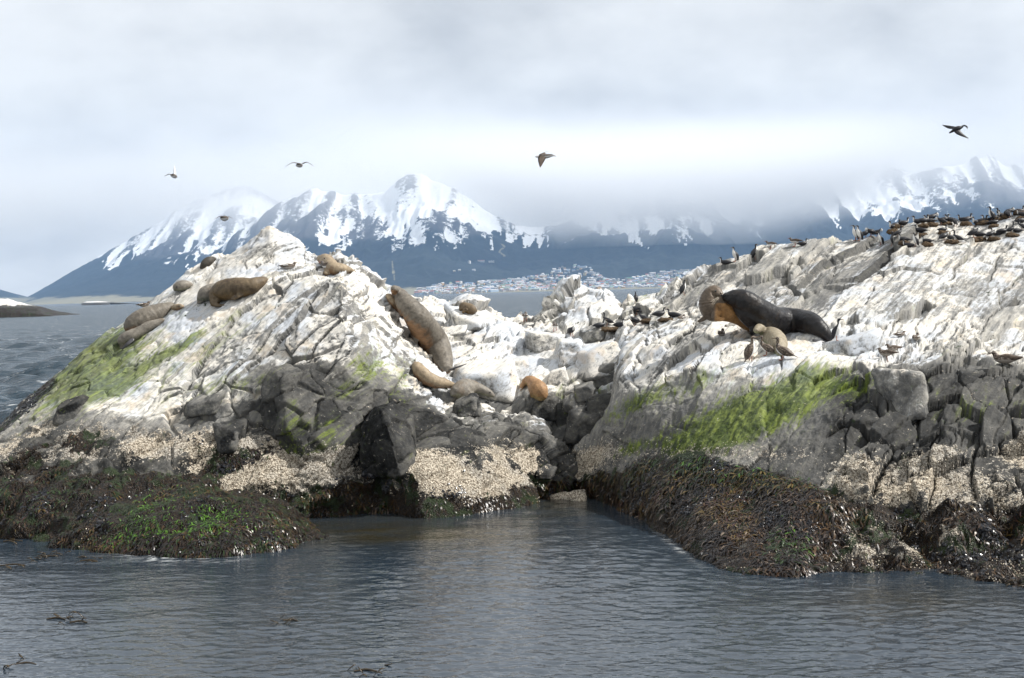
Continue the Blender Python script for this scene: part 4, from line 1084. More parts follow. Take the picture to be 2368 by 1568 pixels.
def ball(name, c, r, mat, parent, squash=(1, 1, 1)):
    U, T = ico(2)
    me = mesh_np(name, np.array(c) + U * r * np.array(squash), T); return link(name, me, mat, parent)
def sea_lion(label, spine, fur, limbs=(), head=None, sink=0.72, thick=1.0, lift=0.0, near=None, eyes=(), nose=None, whiskers=None, voxel=None):
    """spine: (px,py,r_px[,dD]) from one end to the other, laid against the rock seen there"""
    Ds = []
    g0 = [ground(p[0], p[1] + p[2] * 0.6) for p in spine]
    ok = [g[0].y for g in g0 if g]
    ref = near if near else (float(np.median(ok)) if ok else 38.0)
    for p, g in zip(spine, g0):
        D = g[0].y if g and abs(g[0].y - ref) < 1.2 else ref
        Ds.append(D)
    Ds = np.array(Ds)
    if len(Ds) > 3: Ds = np.convolve(np.pad(Ds, 1, mode='edge'), [0.25, 0.5, 0.25], 'valid')
    def W(p, i):
        D = Ds[i] + (p[3] if len(p) > 3 else 0.0); s = ppm(D); r = p[2] * s * 1.05
        c = pt(p[0], p[1] - lift, D - sink * r * thick)
        return (c.x, c.y, c.z, r)
    chain = [W(p, i) for i, p in enumerate(spine)]
    tubes = [dict(chain=chain, n=44, seg=22, flat=1.0)]
    def near_D(px, py):
        j = int(np.argmin([(px - q[0]) ** 2 + (py - q[1]) ** 2 for q in spine])); return chain[j][1]
    for lb in limbs:
        if lb.get('skin'): continue
        ch = []
        for p in lb['pts']:
            D = near_D(p[0], p[1]) + (p[3] if len(p) > 3 else -0.05); c = pt(p[0], p[1] - lift, D); ch.append((c.x, c.y, c.z, p[2] * ppm(D)))
        tubes.append(dict(chain=ch, n=16, seg=12, flat=lb.get('flat', 0.5), flat_axis=lb.get('axis', (0, -1, 0.3))))
    rmax = max(c[3] for c in chain)
    me = fuse("body", tubes, voxel or max(0.016, rmax * 0.06))
    root_c = min(chain, key=lambda c: c[2])
    root = empty("sea_lion", (root_c[0], root_c[1], root_c[2] - root_c[3])); tag(root, label, "sea lion", "sea lions hauled out on the islet")
    n = len(me.vertices); P = np.empty(n * 3, np.float32); me.vertices.foreach_get("co", P); P = P.reshape(-1, 3)
    N = np.empty(n * 3, np.float32); me.vertices.foreach_get("normal", N); N = N.reshape(-1, 3)
    # undersides: the side towards the rock and the ground
    ax = np.array(chain[len(chain) // 2][:3]) - np.array(chain[0][:3]); ax = ax / (np.linalg.norm(ax) + 1e-6); al = P @ ax
    fold = fbm(np.stack([al * 9, P[:, 2] * 2.0, P[:, 1] * 2.0], -1), 3, 71, ridged=True)
    P = P + N * (rmax * (0.09 * fbm(P * 2.2, 3, 70) + 0.018 * fold + 0.03 * fbm(P * 11, 3, 72)))[:, None]
    me.vertices.foreach_set("co", P.ravel().astype(np.float32)); me.update()
    attr(me, "under", np.clip(0.5 - 0.55 * N[:, 2] - 0.18 * N[:, 0] + 0.12 * fbm(P * 4, 3, 5), 0, 1))
    if fur == 'female':      # sunlight painted gold on chest, belly and fore flipper; head and back grey brown
        X_, Y_ = proj_np(P); g_ = sstep(1638, 1662, X_ + 8 * fbm(P * 6, 3, 9)) * sstep(694, 706, Y_)
        me.attributes["under"].data.foreach_set("value", (0.3 + 0.7 * g_).astype(np.float32))
    me.transform(Matrix.Translation(-root.location))
    b = link("body", me, FUR[fur], root)
    def rel(px, py, dD):
        c = pt(px, py - lift, near_D(px, py) + dD); return c - root.location
    for lb in limbs:
        if not lb.get('skin'): continue
        ch = []
        for p in lb['pts']:
            D = near_D(p[0], p[1]) + (p[3] if len(p) > 3 else -0.05); c = pt(p[0], p[1] - lift, D) - root.location; ch.append((c.x, c.y, c.z, p[2] * ppm(D)))
        V, F, tri = tube_geo(ch, 14, 12, lb.get('flat', 0.35), lb.get('axis', (0, -1, 0.3)))
        bm = bmesh.new(); vs = [bm.verts.new(v) for v in V]
        for f in F + tri: bm.faces.new([vs[i] for i in f])
        m2 = bpy.data.meshes.new("flipper"); bm.to_mesh(m2); bm.free(); m2.polygons.foreach_set("use_smooth", np.full(len(m2.polygons), True))
        link("flipper", m2, M_SKIN, root)
    for e in eyes: ball("eye", rel(e[0], e[1], e[3]), e[2] * ppm(36), M_EYE, root)
    if nose: ball("nose", rel(nose[0], nose[1], nose[3]), nose[2] * ppm(36), M_EYE, root, (1.2, 1, 0.8))
    if whiskers:
        for (a, b2) in whiskers:
            p, q = rel(*a), rel(*b2)
            V, F, tri = tube_geo([(p.x, p.y, p.z, 0.006), (q.x, q.y, q.z, 0.003)], 4, 5)
            bm = bmesh.new(); vs = [bm.verts.new(v) for v in V]
            for f in F + tri: bm.faces.new([vs[i] for i in f])
            m2 = bpy.data.meshes.new("whisker"); bm.to_mesh(m2); bm.free(); link("whisker", m2, M_WHISK, root)
    return root

sea_lion("large grey sea lion climbing the pale slab with its head up", 
  [(911,668,8),(917,674,13),(926,685,17),(941,706,22),(961,732,28),(981,760,31),(1001,787,31),(1016,811,27),(1026,836,20),(1031,855,10)], 'grey',
  limbs=[dict(pts=[(963,752,16,-.1),(957,772,11,-.2),(960,790,7,-.2)], flat=0.5), dict(pts=[(1030,850,9),(1044,853,5),(1050,852,3)]), dict(skin=1, pts=[(1042,854,4,-.1),(1060,848,5,-.1),(1077,842,2,-.1)], flat=0.4, axis=(0,0,1))],
  near=37.2, eyes=[(915,672,2.0,-.16)], nose=(908,669,3,-.05))
sea_lion("tan sea lion half hidden behind the climbing grey one", [(896,684,6),(900,687,8),(908,698,9),(919,712,11),(932,722,10),(944,728,7)], 'tan', near=38.2)
sea_lion("pale tan sea lion slumped at the foot of the slab", [(961,843,8),(965,850,13),(974,863,16),(990,876,16),(1012,884,14),(1034,888,9),(1052,891,4)], 'tan',
  limbs=[dict(pts=[(1000,880,8),(1006,893,6),(1009,902,3)])], near=36.2)
sea_lion("silver grey sea lion draped over the dark rocks", [(1048,910,8),(1054,905,15),(1070,900,21),(1087,895,18),(1107,899,12),(1122,905,10),(1134,911,7),(1140,915,4)], 'silver',
  limbs=[dict(pts=[(1074,906,16,-.15),(1090,920,12,-.25),(1100,936,8,-.3),(1105,948,5,-.3)], flat=0.7), dict(pts=[(1050,906,8,.05),(1040,910,4,.05),(1032,914,2,.05)]), dict(skin=1, pts=[(1106,930,4,-.35),(1109,946,4,-.35),(1112,958,3,-.35)], flat=0.4)], near=35.5, eyes=[(1133,907,1.8,-.1)])
sea_lion("orange sea lion sitting curled in the rocks above the inlet", [(1203,903,3),(1209,891,6),(1219,880,10),(1230,884,14),(1243,900,21),(1250,910,18),(1254,917,10)], 'orange',
  limbs=[dict(pts=[(1232,912,9),(1218,915,6),(1206,913,4)])], near=36.6)
sea_lion("brown sea lion curled asleep on the saddle by the water gap", [(1066,714,6),(1070,708,9),(1080,712,12),(1090,716,12),(1097,718,7)], 'brown', limbs=[dict(pts=[(1076,716,5,-.2),(1070,722,4,-.2)])])
sea_lion("big brown sea lion asleep across the upper slab", [(494,700,8),(498,690,14),(504,680,20),(520,671,24),(547,667,24),(575,663,20),(595,655,14),(610,648,8),(616,646,4)], 'brown',
  limbs=[dict(pts=[(500,690,9,-.1),(496,702,6,-.15),(510,707,4,-.2),(530,703,3,-.2)]), dict(pts=[(560,676,8,-.2),(548,686,6,-.3),(535,692,4,-.3)])])
sea_lion("grey brown sea lion lying behind the big sleeping one on the upper slab", [(459,697,4),(464,690,10),(473,681,16),(488,674,17),(503,668,14)], 'silver', limbs=[dict(pts=[(466,694,6),(460,699,4),(455,700,2)])])
sea_lion("small sea lion with a dark face at the rim of the left slab", [(405,668,6),(409,664,10),(420,660,11),(432,658,9),(442,658,4)], 'silver', eyes=[(408,664,2,-.25)])
sea_lion("dark sea lion just showing over the ridge near the summit", [(466,618,5),(472,612,9),(482,604,10),(491,600,7),(496,599,4)], 'dark')
sea_lion("large grey sea lion lying head up on the mossy left slope", [(297,764,8),(300,757,15),(310,748,20),(332,736,22),(358,726,21),(380,716,17),(392,709,11),(398,706,6)], 'grey', limbs=[dict(pts=[(306,756,10,-.1),(298,766,6,-.1)])])
sea_lion("brown sea lion with its head resting behind the large grey one", [(345,720,12,.45),(375,714,12,.4),(398,714,8,.2),(408,711,8,.1),(418,709,6,0),(424,708,3,0)], 'tan', eyes=[(414,708,1.8,-.2)])
sea_lion("slender grey sea lion lowest on the mossy left slope", [(281,800,5),(283,790,11),(290,783,14),(305,777,15),(322,768,13),(342,756,12),(362,747,9),(376,740,5)], 'silver',
  limbs=[dict(skin=1, pts=[(306,786,5,-.25),(294,796,4,-.3),(283,807,2,-.3)], flat=0.4), dict(pts=[(286,792,7),(282,800,5),(279,806,3)])])
sea_lion("tawny sea lion with raised head on top of the left outcrop", [(738,597,6,-.15),(744,599,10,-.1),(754,602,14),(763,612,15),(772,621,15),(790,622,12),(806,625,8),(822,630,3)], 'tan',
  limbs=[dict(pts=[(762,618,12,-.05),(758,626,10,-.1),(755,632,8,-.1)], flat=0.8)], eyes=[(751,598,2.2,-.36),(741,596,2,-.2)], nose=(735,598,3.5,-.1), near=37.6)
sea_lion("dark glossy bull sea lion nuzzling the brown female", [(1684,688,14),(1692,689,17),(1707,690,21),(1727,701,26),(1753,720,29),(1786,740,31),(1820,742,29),(1853,743,27),(1878,749,24),(1899,763,18),(1911,778,12),(1916,790,7)], 'bull',
  limbs=[dict(pts=[(1706,700,17,.1),(1726,724,24,.05),(1752,744,26,.05)], flat=1.0), dict(pts=[(1752,740,14,-.2),(1742,756,10,-.2),(1738,768,6,-.2)]), dict(skin=1, pts=[(1912,792,7,-.1),(1896,793,7,-.2),(1881,787,4,-.2)], flat=0.4), dict(skin=1, pts=[(1914,790,6,-.1),(1914,800,6,-.2),(1911,808,3,-.2)], flat=0.4)],
  near=34.9, eyes=[(1694,681,2.4,-.26)], nose=(1680,682,4,-.1))
sea_lion("brown female sea lion with sunlit gold painted on her chest turning her head to the bull", [(1667,686,8,-.25),(1661,682,13,-.18),(1651,678,19,-.05),(1641,690,22),(1640,706,24),(1648,720,23),(1668,722,20),(1690,731,15),(1712,741,13),(1730,755,11),(1741,766,5)], 'female',
  limbs=[dict(pts=[(1652,698,21,-.05),(1670,708,21,-.05),(1692,726,16,-.05)], flat=1.0), dict(pts=[(1640,722,10),(1630,734,7),(1620,741,5),(1613,743,3)], flat=0.6), dict(pts=[(1660,722,11,-.25),(1652,732,8,-.35),(1662,738,6,-.38),(1673,738,4,-.38)], flat=0.6)],
  near=35.2, eyes=[(1654,673,2.4,-.34),(1666,678,1.8,-.25)], nose=(1669,683,3.4,-.2), whiskers=[((1660,687,-.36),(1642,698,-.52)),((1660,688,-.36),(1645,702,-.5)),((1661,689,-.36),(1650,703,-.5))])
sea_lion("cream young sea lion lying against the bull's belly", [(1749,764,8),(1756,760,11),(1766,768,12),(1781,777,21),(1795,789,22),(1801,804,17),(1804,818,8)], 'pup', near=34.2)
# ------------------------------------------------------------------ birds
def plumage(name, back, front, speck=None, sp=0.0, rough=0.5):
    m = NT(name); co = m.obj()
    f = m.attr("front").outputs['Fac']
    n = m.noise(co, 30.0, 3, 0.6)
    b = m.mix(m.ramp(n, 0.35, 0.65), tuple(c * 0.65 for c in back), tuple(c * 1.35 for c in back))
    if speck is not None: b = m.mix(m.math('MULTIPLY', m.ramp(m.noise(co, 38.0, 2, 0.5), 0.52, 0.58), sp), b, speck)
    col = m.mix(m.ramp(m.math('ADD', f, m.math('MULTIPLY', m.math('SUBTRACT', n, 0.5), 0.15)), 0.47, 0.53), b, front)
    m.bsdf(col, rough, None, 0.4)
    return m.mat
PLUM = dict(
 shag=plumage("plumage_black_white", (0.012, 0.013, 0.018), (0.72, 0.72, 0.70), None, 0, 0.45),
 young=plumage("plumage_brown_white", (0.055, 0.040, 0.030), (0.70, 0.69, 0.67), (0.30, 0.24, 0.18), 0.8),
 gull=plumage("plumage_dark_back", (0.060, 0.048, 0.042), (0.66, 0.66, 0.66), (0.5, 0.48, 0.45), 0.25),
 skua=plumage("plumage_brown", (0.060, 0.040, 0.028), (0.30, 0.27, 0.24), (0.45, 0.40, 0.34), 0.45),
)
M_BEAK = plain("beak_horn", (0.16, 0.11, 0.07), 0.5, 0.2, 30)
M_RED = plain("beak_and_leg_red", (0.33, 0.06, 0.035), 0.5, 0.2, 30)
M_LEG = plain("pinkish_leg", (0.33, 0.17, 0.13), 0.6, 0.2, 30)
M_WING = plain("folded_wing_dark", (0.018, 0.018, 0.022), 0.5, 0.4, 25)
M_WINGB = plain("folded_wing_brown", (0.085, 0.062, 0.046), 0.55, 0.5, 25)
M_WHITE = plain("white_wing_bar", (0.7, 0.7, 0.69), 0.6, 0.1, 20)
def tube_mesh(name, chain, n=10, seg=8, flat=1.0, axis=(0, 1, 0)):
    V, F, tri = tube_geo(chain, n, seg, flat, axis)
    bm = bmesh.new(); vs = [bm.verts.new(v) for v in V]
    for f in F + tri: bm.faces.new([vs[i] for i in f])
    me = bpy.data.meshes.new(name); bm.to_mesh(me); bm.free()
    me.polygons.foreach_set("use_smooth", np.full(len(me.polygons), True))
    return me
def bird_parts(pose, kind):
    """list of (part name, mesh, material); local frame: facing +x, feet at the origin"""
    leg_h = 0.07; beak_m = M_BEAK; wing_m = M_WING if kind == 'shag' else M_WINGB
    if pose == 'stand':
        body = [(-.115,0,.055,.022),(-.07,0,.13,.06),(-.03,0,.22,.088),(.015,0,.31,.082),(.04,0,.375,.055),(.045,0,.43,.036),(.035,0,.49,.030),(.05,0,.525,.034),(.085,0,.528,.024)]
        beak = [(.095,0,.527,.012),(.135,0,.522,.008),(.17,0,.513,.004)]
        wing = [(-.01,.0,.345,.03),(-.05,.0,.25,.062),(-.09,.0,.15,.04),(-.12,.0,.07,.010)]; wy = .052
        tail = [(-.09,0,.10,.03),(-.13,0,.04,.034),(-.155,0,.0,.028)]
        white = lambda p, n: (p[:, 0] - (-.02 + (p[:, 2] - .22) * .28)) * 7 + .45 + .15 * n[:, 0] - 6 * np.clip(p[:, 2] - .485, 0, 1)
    elif pose == 'look':       # neck up, turned
        body = [(-.20,0,.10,.025),(-.13,0,.13,.065),(-.04,0,.17,.088),(.05,0,.22,.078),(.095,0,.29,.045),(.10,0,.36,.032),(.09,0,.415,.029),(.105,0,.445,.033),(.135,0,.447,.022)]
        beak = [(.145,0,.446,.011),(.185,0,.438,.007),(.215,0,.428,.003)]
        wing = [(.06,0,.235,.03),(-.02,0,.205,.060),(-.12,0,.15,.042),(-.20,0,.11,.012)]; wy = .055
        tail = [(-.17,0,.11,.03),(-.24,0,.08,.034),(-.28,0,.06,.026)]
        white = lambda p, n: (p[:, 0] - .06 + (.20 - p[:, 2]) * .9) * 6 + .40 - 6 * np.clip(p[:, 2] - .40, 0, 1)
    elif pose == 'sit':
        leg_h = 0.0
        body = [(-.24,0,.09,.025),(-.15,0,.10,.065),(-.03,0,.10,.092),(.08,0,.12,.080),(.135,0,.17,.045),(.145,0,.225,.032),(.135,0,.265,.03),(.16,0,.285,.032),(.19,0,.282,.021)]
        beak = [(.20,0,.28,.011),(.24,0,.268,.007),(.265,0,.258,.003)]
        wing = [(.06,0,.14,.03),(-.02,0,.125,.060),(-.13,0,.105,.044),(-.24,0,.09,.012)]; wy = .06
        tail = [(-.20,0,.09,.03),(-.28,0,.08,.036),(-.33,0,.075,.028)]
        white = lambda p, n: (p[:, 0] - .135) * 6 + .40 - 8 * np.clip(p[:, 2] - .245, 0, 1)
    elif pose == 'preen':
        leg_h = 0.05
        body = [(-.20,0,.12,.025),(-.13,0,.15,.065),(-.03,0,.19,.092),(.06,0,.235,.078),(.125,0,.29,.045),(.155,0,.325,.034),(.185,0,.315,.030),(.20,0,.275,.03),(.195,0,.24,.026)]
        beak = [(.19,0,.225,.011),(.175,0,.195,.007),(.16,0,.17,.003)]
        wing = [(.05,0,.26,.03),(-.03,0,.225,.062),(-.12,0,.17,.042),(-.20,0,.12,.012)]; wy = .056
        tail = [(-.17,0,.13,.03),(-.24,0,.09,.034),(-.27,0,.06,.026)]
        white = lambda p, n: (p[:, 0] - .13) * 7 + .40 - .35 * n[:, 2]
    elif pose == 'crouch':     # gull or duck sitting low, long and level
        leg_h = 0.0
        body = [(-.23,0,.10,.015),(-.14,0,.10,.05),(-.02,0,.085,.078),(.09,0,.10,.066),(.135,0,.15,.040),(.15,0,.185,.036),(.175,0,.192,.026)]
        beak = [(.19,0,.19,.011),(.225,0,.182,.006)]
        wing = [(.06,0,.125,.03),(-.03,0,.115,.056),(-.14,0,.11,.036),(-.25,0,.115,.010)]; wy = .05
        tail = [(-.20,0,.105,.022),(-.28,0,.105,.02)]
        white = lambda p, n: (.085 - p[:, 2]) * 9 + .45 + 3.5 * np.clip(p[:, 0] - .11, 0, 1)
    else:                      # 'gull': level body on longer legs
        leg_h = 0.13
        body = [(-.19,0,.215,.012),(-.11,0,.21,.048),(0,0,.195,.075),(.09,0,.215,.064),(.13,0,.26,.042),(.145,0,.295,.037),(.165,0,.30,.027)]
        beak = [(.185,0,.298,.011),(.225,0,.286,.006)]
        wing = [(.06,0,.235,.03),(-.03,0,.225,.052),(-.13,0,.215,.034),(-.24,0,.21,.010)]; wy = .05
        tail = [(-.17,0,.212,.022),(-.25,0,.208,.018)]
        white = lambda p, n: (.195 - p[:, 2]) * 9 + .45 + 3.5 * np.clip(p[:, 0] - .10, 0, 1)
    me = fuse("body", [dict(chain=body, n=26, seg=12), dict(chain=tail, n=8, seg=10, flat=0.28, flat_axis=(0.4, 0, 1))], 0.014, 3)
    n = len(me.vertices); P = np.empty(n * 3, np.float32); me.vertices.foreach_get("co", P); P = P.reshape(-1, 3)
    N = np.empty(n * 3, np.float32); me.vertices.foreach_get("normal", N); N = N.reshape(-1, 3)
    attr(me, "front", np.clip(white(P, N), 0, 1))
    me.materials.append(PLUM[kind])
    parts = [("body", me, PLUM[kind])]
    bm_ = M_RED if kind == 'gull' else beak_m
    parts.append(("beak", tube_mesh("beak", beak, 6, 7), bm_))
    for s in (-1, 1):
        parts.append(("wing", tube_mesh("wing", [(x, s * wy * (1.0 if r > 0.02 else 0.5), z, r) for x, y, z, r in wing], 12, 8, 0.35, (0, 1, 0)), wing_m))
        if leg_h > 0.02:
            x0 = 0.0 if pose != 'stand' else -0.01
            parts.append(("leg", tube_mesh("leg", [(x0, s * .032, leg_h + .06, .010), (x0, s * .034, .02, .008), (x0 + .02, s * .036, .008, .012), (x0 + .06, s * .042, .005, .014)], 8, 6), M_LEG if kind != 'gull' else M_RED))
    if kind == 'gull' or kind == 'skua':
        parts.append(("wing_bar", tube_mesh("wing_bar", [(wing[1][0], -(wy + .022), wing[1][2] + .02, .012), (wing[2][0], -(wy + .012), wing[2][2] + .015, .012)], 6, 6), M_WHITE))
    for nm, me_, mt in parts:
        if not me_.materials: me_.materials.append(mt)
    return parts
_PROTO = {}
def bird(name, label, cat, px, py, pose, kind, face=0.0, size=1.0, group=None, on=None, jitter=0):
    """face in degrees: 0 right, 180 left, 90 away, -90 to the camera"""
    key = (pose, kind)
    if key not in _PROTO: _PROTO[key] = bird_parts(pose, kind)
    p = on if on is not None else stand(px, py)[0]
    root = empty(name, p - Vector((0, 0, 0.006))); root.rotation_euler = (0, 0, R(face)); root.scale = (size * 1.08, size * 1.18, size)
    tag(root, label, cat, group)
    for nm, me, mt in _PROTO[key]:
        o = bpy.data.objects.new(nm, me); COL.objects.link(o); o.parent = root
    return root
M_NEST = NT("dry_weed_nest")
def _nm():
    m = M_NEST; co = m.geo_pos(); n = m.noise(co, 40, 4, 0.7)
    c = m.mix(m.ramp(n, 0.35, 0.65), (0.025, 0.018, 0.012), (0.16, 0.115, 0.075))
    m.bsdf(c, 0.95, m.bump(n, 1.0, 0.03), 0.1)
_nm(); M_NEST = M_NEST.mat
def nest(label, px, py, w=0.26, h=0.16, seed=0):
    p = stand(px, py)[0]; U, T = ico(4)
    P = U.copy(); P[:, 2] = np.where(P[:, 2] > 0, P[:, 2] * (1 - 0.55 * np.exp(-(U[:, 0] ** 2 + U[:, 1] ** 2) / 0.25)), P[:, 2])
    P = P * np.array([w, w, h]); P[:, :2] *= (1.15 - 0.5 * P[:, 2:3] / h * 0.5)
    nz = fbm(P * 9 + seed * 3.7, 4, seed)
    P = P + tri_normals(P, T) * (0.07 * nz)[:, None]
    me = mesh_np("nest", P, T); o = link("nest", me, M_NEST); o.location = p + Vector((0, 0, h * 0.15))
    tag(o, label, "nest", "weed nests of the shag colony")
    return p + Vector((0, 0, h * 0.62))

ORD = ["first","second","third","fourth","fifth","sixth","seventh","eighth","ninth","tenth","eleventh","twelfth","thirteenth","fourteenth","fifteenth","sixteenth","seventeenth","eighteenth","nineteenth","twentieth","twenty-first","twenty-second","twenty-third","twenty-fourth","twenty-fifth","twenty-sixth","twenty-seventh","twenty-eighth","twenty-ninth","thirtieth"]
# birds that stand apart
G_S = "shags on the islet"; G_G = "gulls and small shore birds on the islet"
bird("shag", "mottled brown shag facing right, left of the three by the cream young sea lion", "shag", 1736, 836, 'stand', 'young', 25, 1.10, G_S)
bird("shag", "mottled brown shag bowing left, middle of the three by the cream young sea lion", "shag", 1772, 822, 'look', 'young', 160, 1.02, G_S)
bird("shag", "plain brown shag facing left, right of the three by the cream young sea lion", "shag", 1810, 832, 'look', 'young', 150, 1.15, G_S)
bird("shag", "black and white shag standing alone behind the bull's tail", "shag", 1935, 788, 'stand', 'shag', -15, 0.95, G_S)
bird("shag", "shag standing on the dark strata left of the female sea lion", "shag", 1580, 682, 'stand', 'shag', 30, 0.80, G_S)
bird("shag", "shag crouched beside the dark strata near the water gap", "shag", 1470, 700, 'stand', 'shag', 100, 0.62, G_S)
bird("shag", "lone shag standing on the skyline at the lower end of the right slope", "shag", 1699, 605, 'stand', 'shag', 190, 0.80, G_S)
bird("shag", "shag with outstretched neck on a pale knob of the skyline", "shag", 1745, 600, 'stand', 'shag', 20, 0.85, G_S)
bird("shag", "lowest shag on the skyline, half hidden by the rock", "shag", 1676, 612, 'sit', 'shag', 170, 0.75, G_S)
bird("shag", "black and white shag preening on the saddle right of the gulls", "shag", 1321, 777, 'preen', 'shag', -60, 0.85, G_S)
bird("shag", "shag with raised head at the left of the low nests", "shag", 1404, 752, 'look', 'shag', 175, 0.81, G_S)
bird("shag", "shag sitting on the leftmost low nest with its tail to the left", "shag", 1387, 758, 'sit', 'shag', 20, 0.81, G_S)
bird("shag", "dark shag leaning down right of the leftmost low nest", "shag", 1432, 757, 'sit', 'shag', -35, 0.81, G_S)
bird("shag", "shag at the back of the low nests with its head lowered", "shag", 1472, 728, 'preen', 'shag', 185, 0.77, G_S)
bird("shag", "shag with a tall straight neck in the middle of the low nests", "shag", 1488, 748, 'look', 'shag', 170, 0.85, G_S)
bird("shag", "shag facing away left of the tall necked shag", "shag", 1467, 753, 'preen', 'shag', 200, 0.85, G_S)
bird("shag", "shag lying flat along a nest behind the tall necked shag", "shag", 1525, 732, 'sit', 'shag', 15, 0.85, G_S)
bird("shag", "glossy dark shag at the right end of the low nests", "shag", 1556, 734, 'sit', 'shag', 165, 0.81, G_S)
bird("gull", "brown backed gull beside the glossy dark shag at the nests", "gull", 1577, 742, 'crouch', 'gull', 60, 0.85, G_G)
bird("gull", "dark backed gull standing at the brink of the water gap", "gull", 1214, 744, 'gull', 'gull', 80, 0.95, G_G)
bird("gull", "dark backed gull facing away left of the preening shag", "gull", 1283, 766, 'gull', 'gull', 95, 0.85, G_G)
bird("gull", "dark backed gull standing in front of the tawny sea lion's chest", "gull", 758, 632, 'gull', 'gull', 160, 1.05, G_G)
bird("shore_bird", "brown bird with white wing bar resting left of the tawny sea lion", "bird", 668, 623, 'crouch', 'skua', 10, 0.95, G_G)
bird("shore_bird", "brown bird on the left outcrop's seaward rim against the water", "bird", 333, 705, 'gull', 'skua', 12, 0.8, G_G)
bird("shore_bird", "small dark bird resting on the pale rock below the female sea lion", "bird", 1668, 778, 'crouch', 'skua', 70, 0.95, G_G)
bird("shore_bird", "brown bird standing on long legs, front one of the pair on the right bench", "bird", 2050, 836, 'gull', 'skua', 175, 1.0, G_G)
bird("shore_bird", "brown bird sitting behind the long legged one on the right bench", "bird", 2065, 812, 'crouch', 'skua', 190, 0.85, G_G)
bird("shore_bird", "brown bird sitting alone up the slope from the pair on the bench", "bird", 2118, 788, 'crouch', 'skua', 60, 0.9, G_G)
bird("shore_bird", "small brown bird lying low behind a pale rock on the bench", "bird", 2081, 779, 'crouch', 'skua', 20, 0.7, G_G)
bird("shore_bird", "large brown bird lying at the far right of the bench", "bird", 2323, 842, 'crouch', 'skua', 165, 1.35, G_G)
bird("gull", "pale gull on the skyline, lower of two", "gull", 1782, 575, 'gull', 'gull', 170, 0.75, G_G)
bird("gull", "pale gull on the skyline, upper of two", "gull", 1838, 570, 'gull', 'gull', 165, 0.85, G_G)
bird("shag", "shag peeping over the skyline right of the two gulls", "shag", 1856, 568, 'sit', 'shag', 10, 0.7, G_S)
# the colony on the ridge: (px, foot py, pose, face)
COLONY = [(1977,550,'stand',190),(1986,556,'stand',200),(2001,541,'preen',20),(2013,536,'preen',200),(2027,540,'preen',-20),(2035,567,'stand',185),(2064,568,'stand',100),
 (2072,521,'sit',25),(2089,521,'sit',10),(2066,531,'sit',200),(2077,549,'look',15),(2089,559,'sit',190),(2099,572,'sit',165),(2116,570,'stand',170),(2127,538,'sit',170),(2142,562,'sit',185),
 (2122,518,'sit',190),(2134,516,'sit',10),(2155,513,'preen',15),(2148,516,'sit',195),(2184,512,'sit',20),(2176,520,'preen',170),(2196,510,'sit',190),(2209,524,'preen',90),(2226,513,'sit',160),(2237,512,'sit',20),
 (2180,536,'sit',15),(2182,558,'preen',30),(2197,553,'sit',200),(2213,560,'look',165),(2250,550,'preen',10),(2262,548,'sit',185),(2290,552,'preen',20),(2302,545,'sit',175),(2318,540,'sit',10),(2337,540,'look',20),(2350,538,'sit',190),(2362,533,'look',170),
 (2258,502,'sit',200),(2271,494,'sit',10),(2281,502,'sit',185),(2292,494,'stand',150),(2302,492,'sit',20),(2312,504,'look',170),(2331,506,'preen',100),(2318,486,'sit',195),(2332,482,'preen',10),(2356,484,'sit',5),(2362,500,'sit',180),(2298,519,'sit',15),(2360,516,'sit',10)]
NESTS = [(2075,524),(2130,521),(2152,519),(2064,534),(2128,543),(2186,516),(2232,517),(2143,566),(2090,562),(2182,539),(2265,552),(2253,554),(2297,552),(2340,543),(2268,500),(2275,506),(2306,496),(2325,489),(2300,523),(2358,489),(2362,505),(2200,558),(1425,760),(1395,760),(1500,740),(1540,738)]
NESTS.sort()
for i, (px, py) in enumerate(NESTS):
    lab = "mound nest of dry weed in the ridge colony, %s from the left" % ORD[i - 4] if px > 1900 else "trodden nest among the low nesting shags, %s from the left" % ORD[i]
    nest(lab, px, py + 2, 0.16 if px > 1900 else 0.22, 0.09 if px > 1900 else 0.07, i)
cnt = {}
POSEW = dict(stand="standing upright", sit="sitting low", preen="preening with bent neck", look="with raised neck")
for px, py, pose, fc in sorted(COLONY):
    k = cnt.get(pose, 0); cnt[pose] = k + (0 if (px, py) == (2292, 494) else 1)
    lab = "shag %s in the ridge colony, %s such from the left" % (POSEW[pose], ORD[k])
    if (px, py) == (2292, 494): lab = "tall white breasted shag standing upright against the mountain above the colony"
    bird("shag", lab, "shag", px, py, pose, 'shag', fc + ((px * 7) % 21 - 10), 0.70 + ((px * 13) % 17) * 0.01, "shags of the ridge colony")

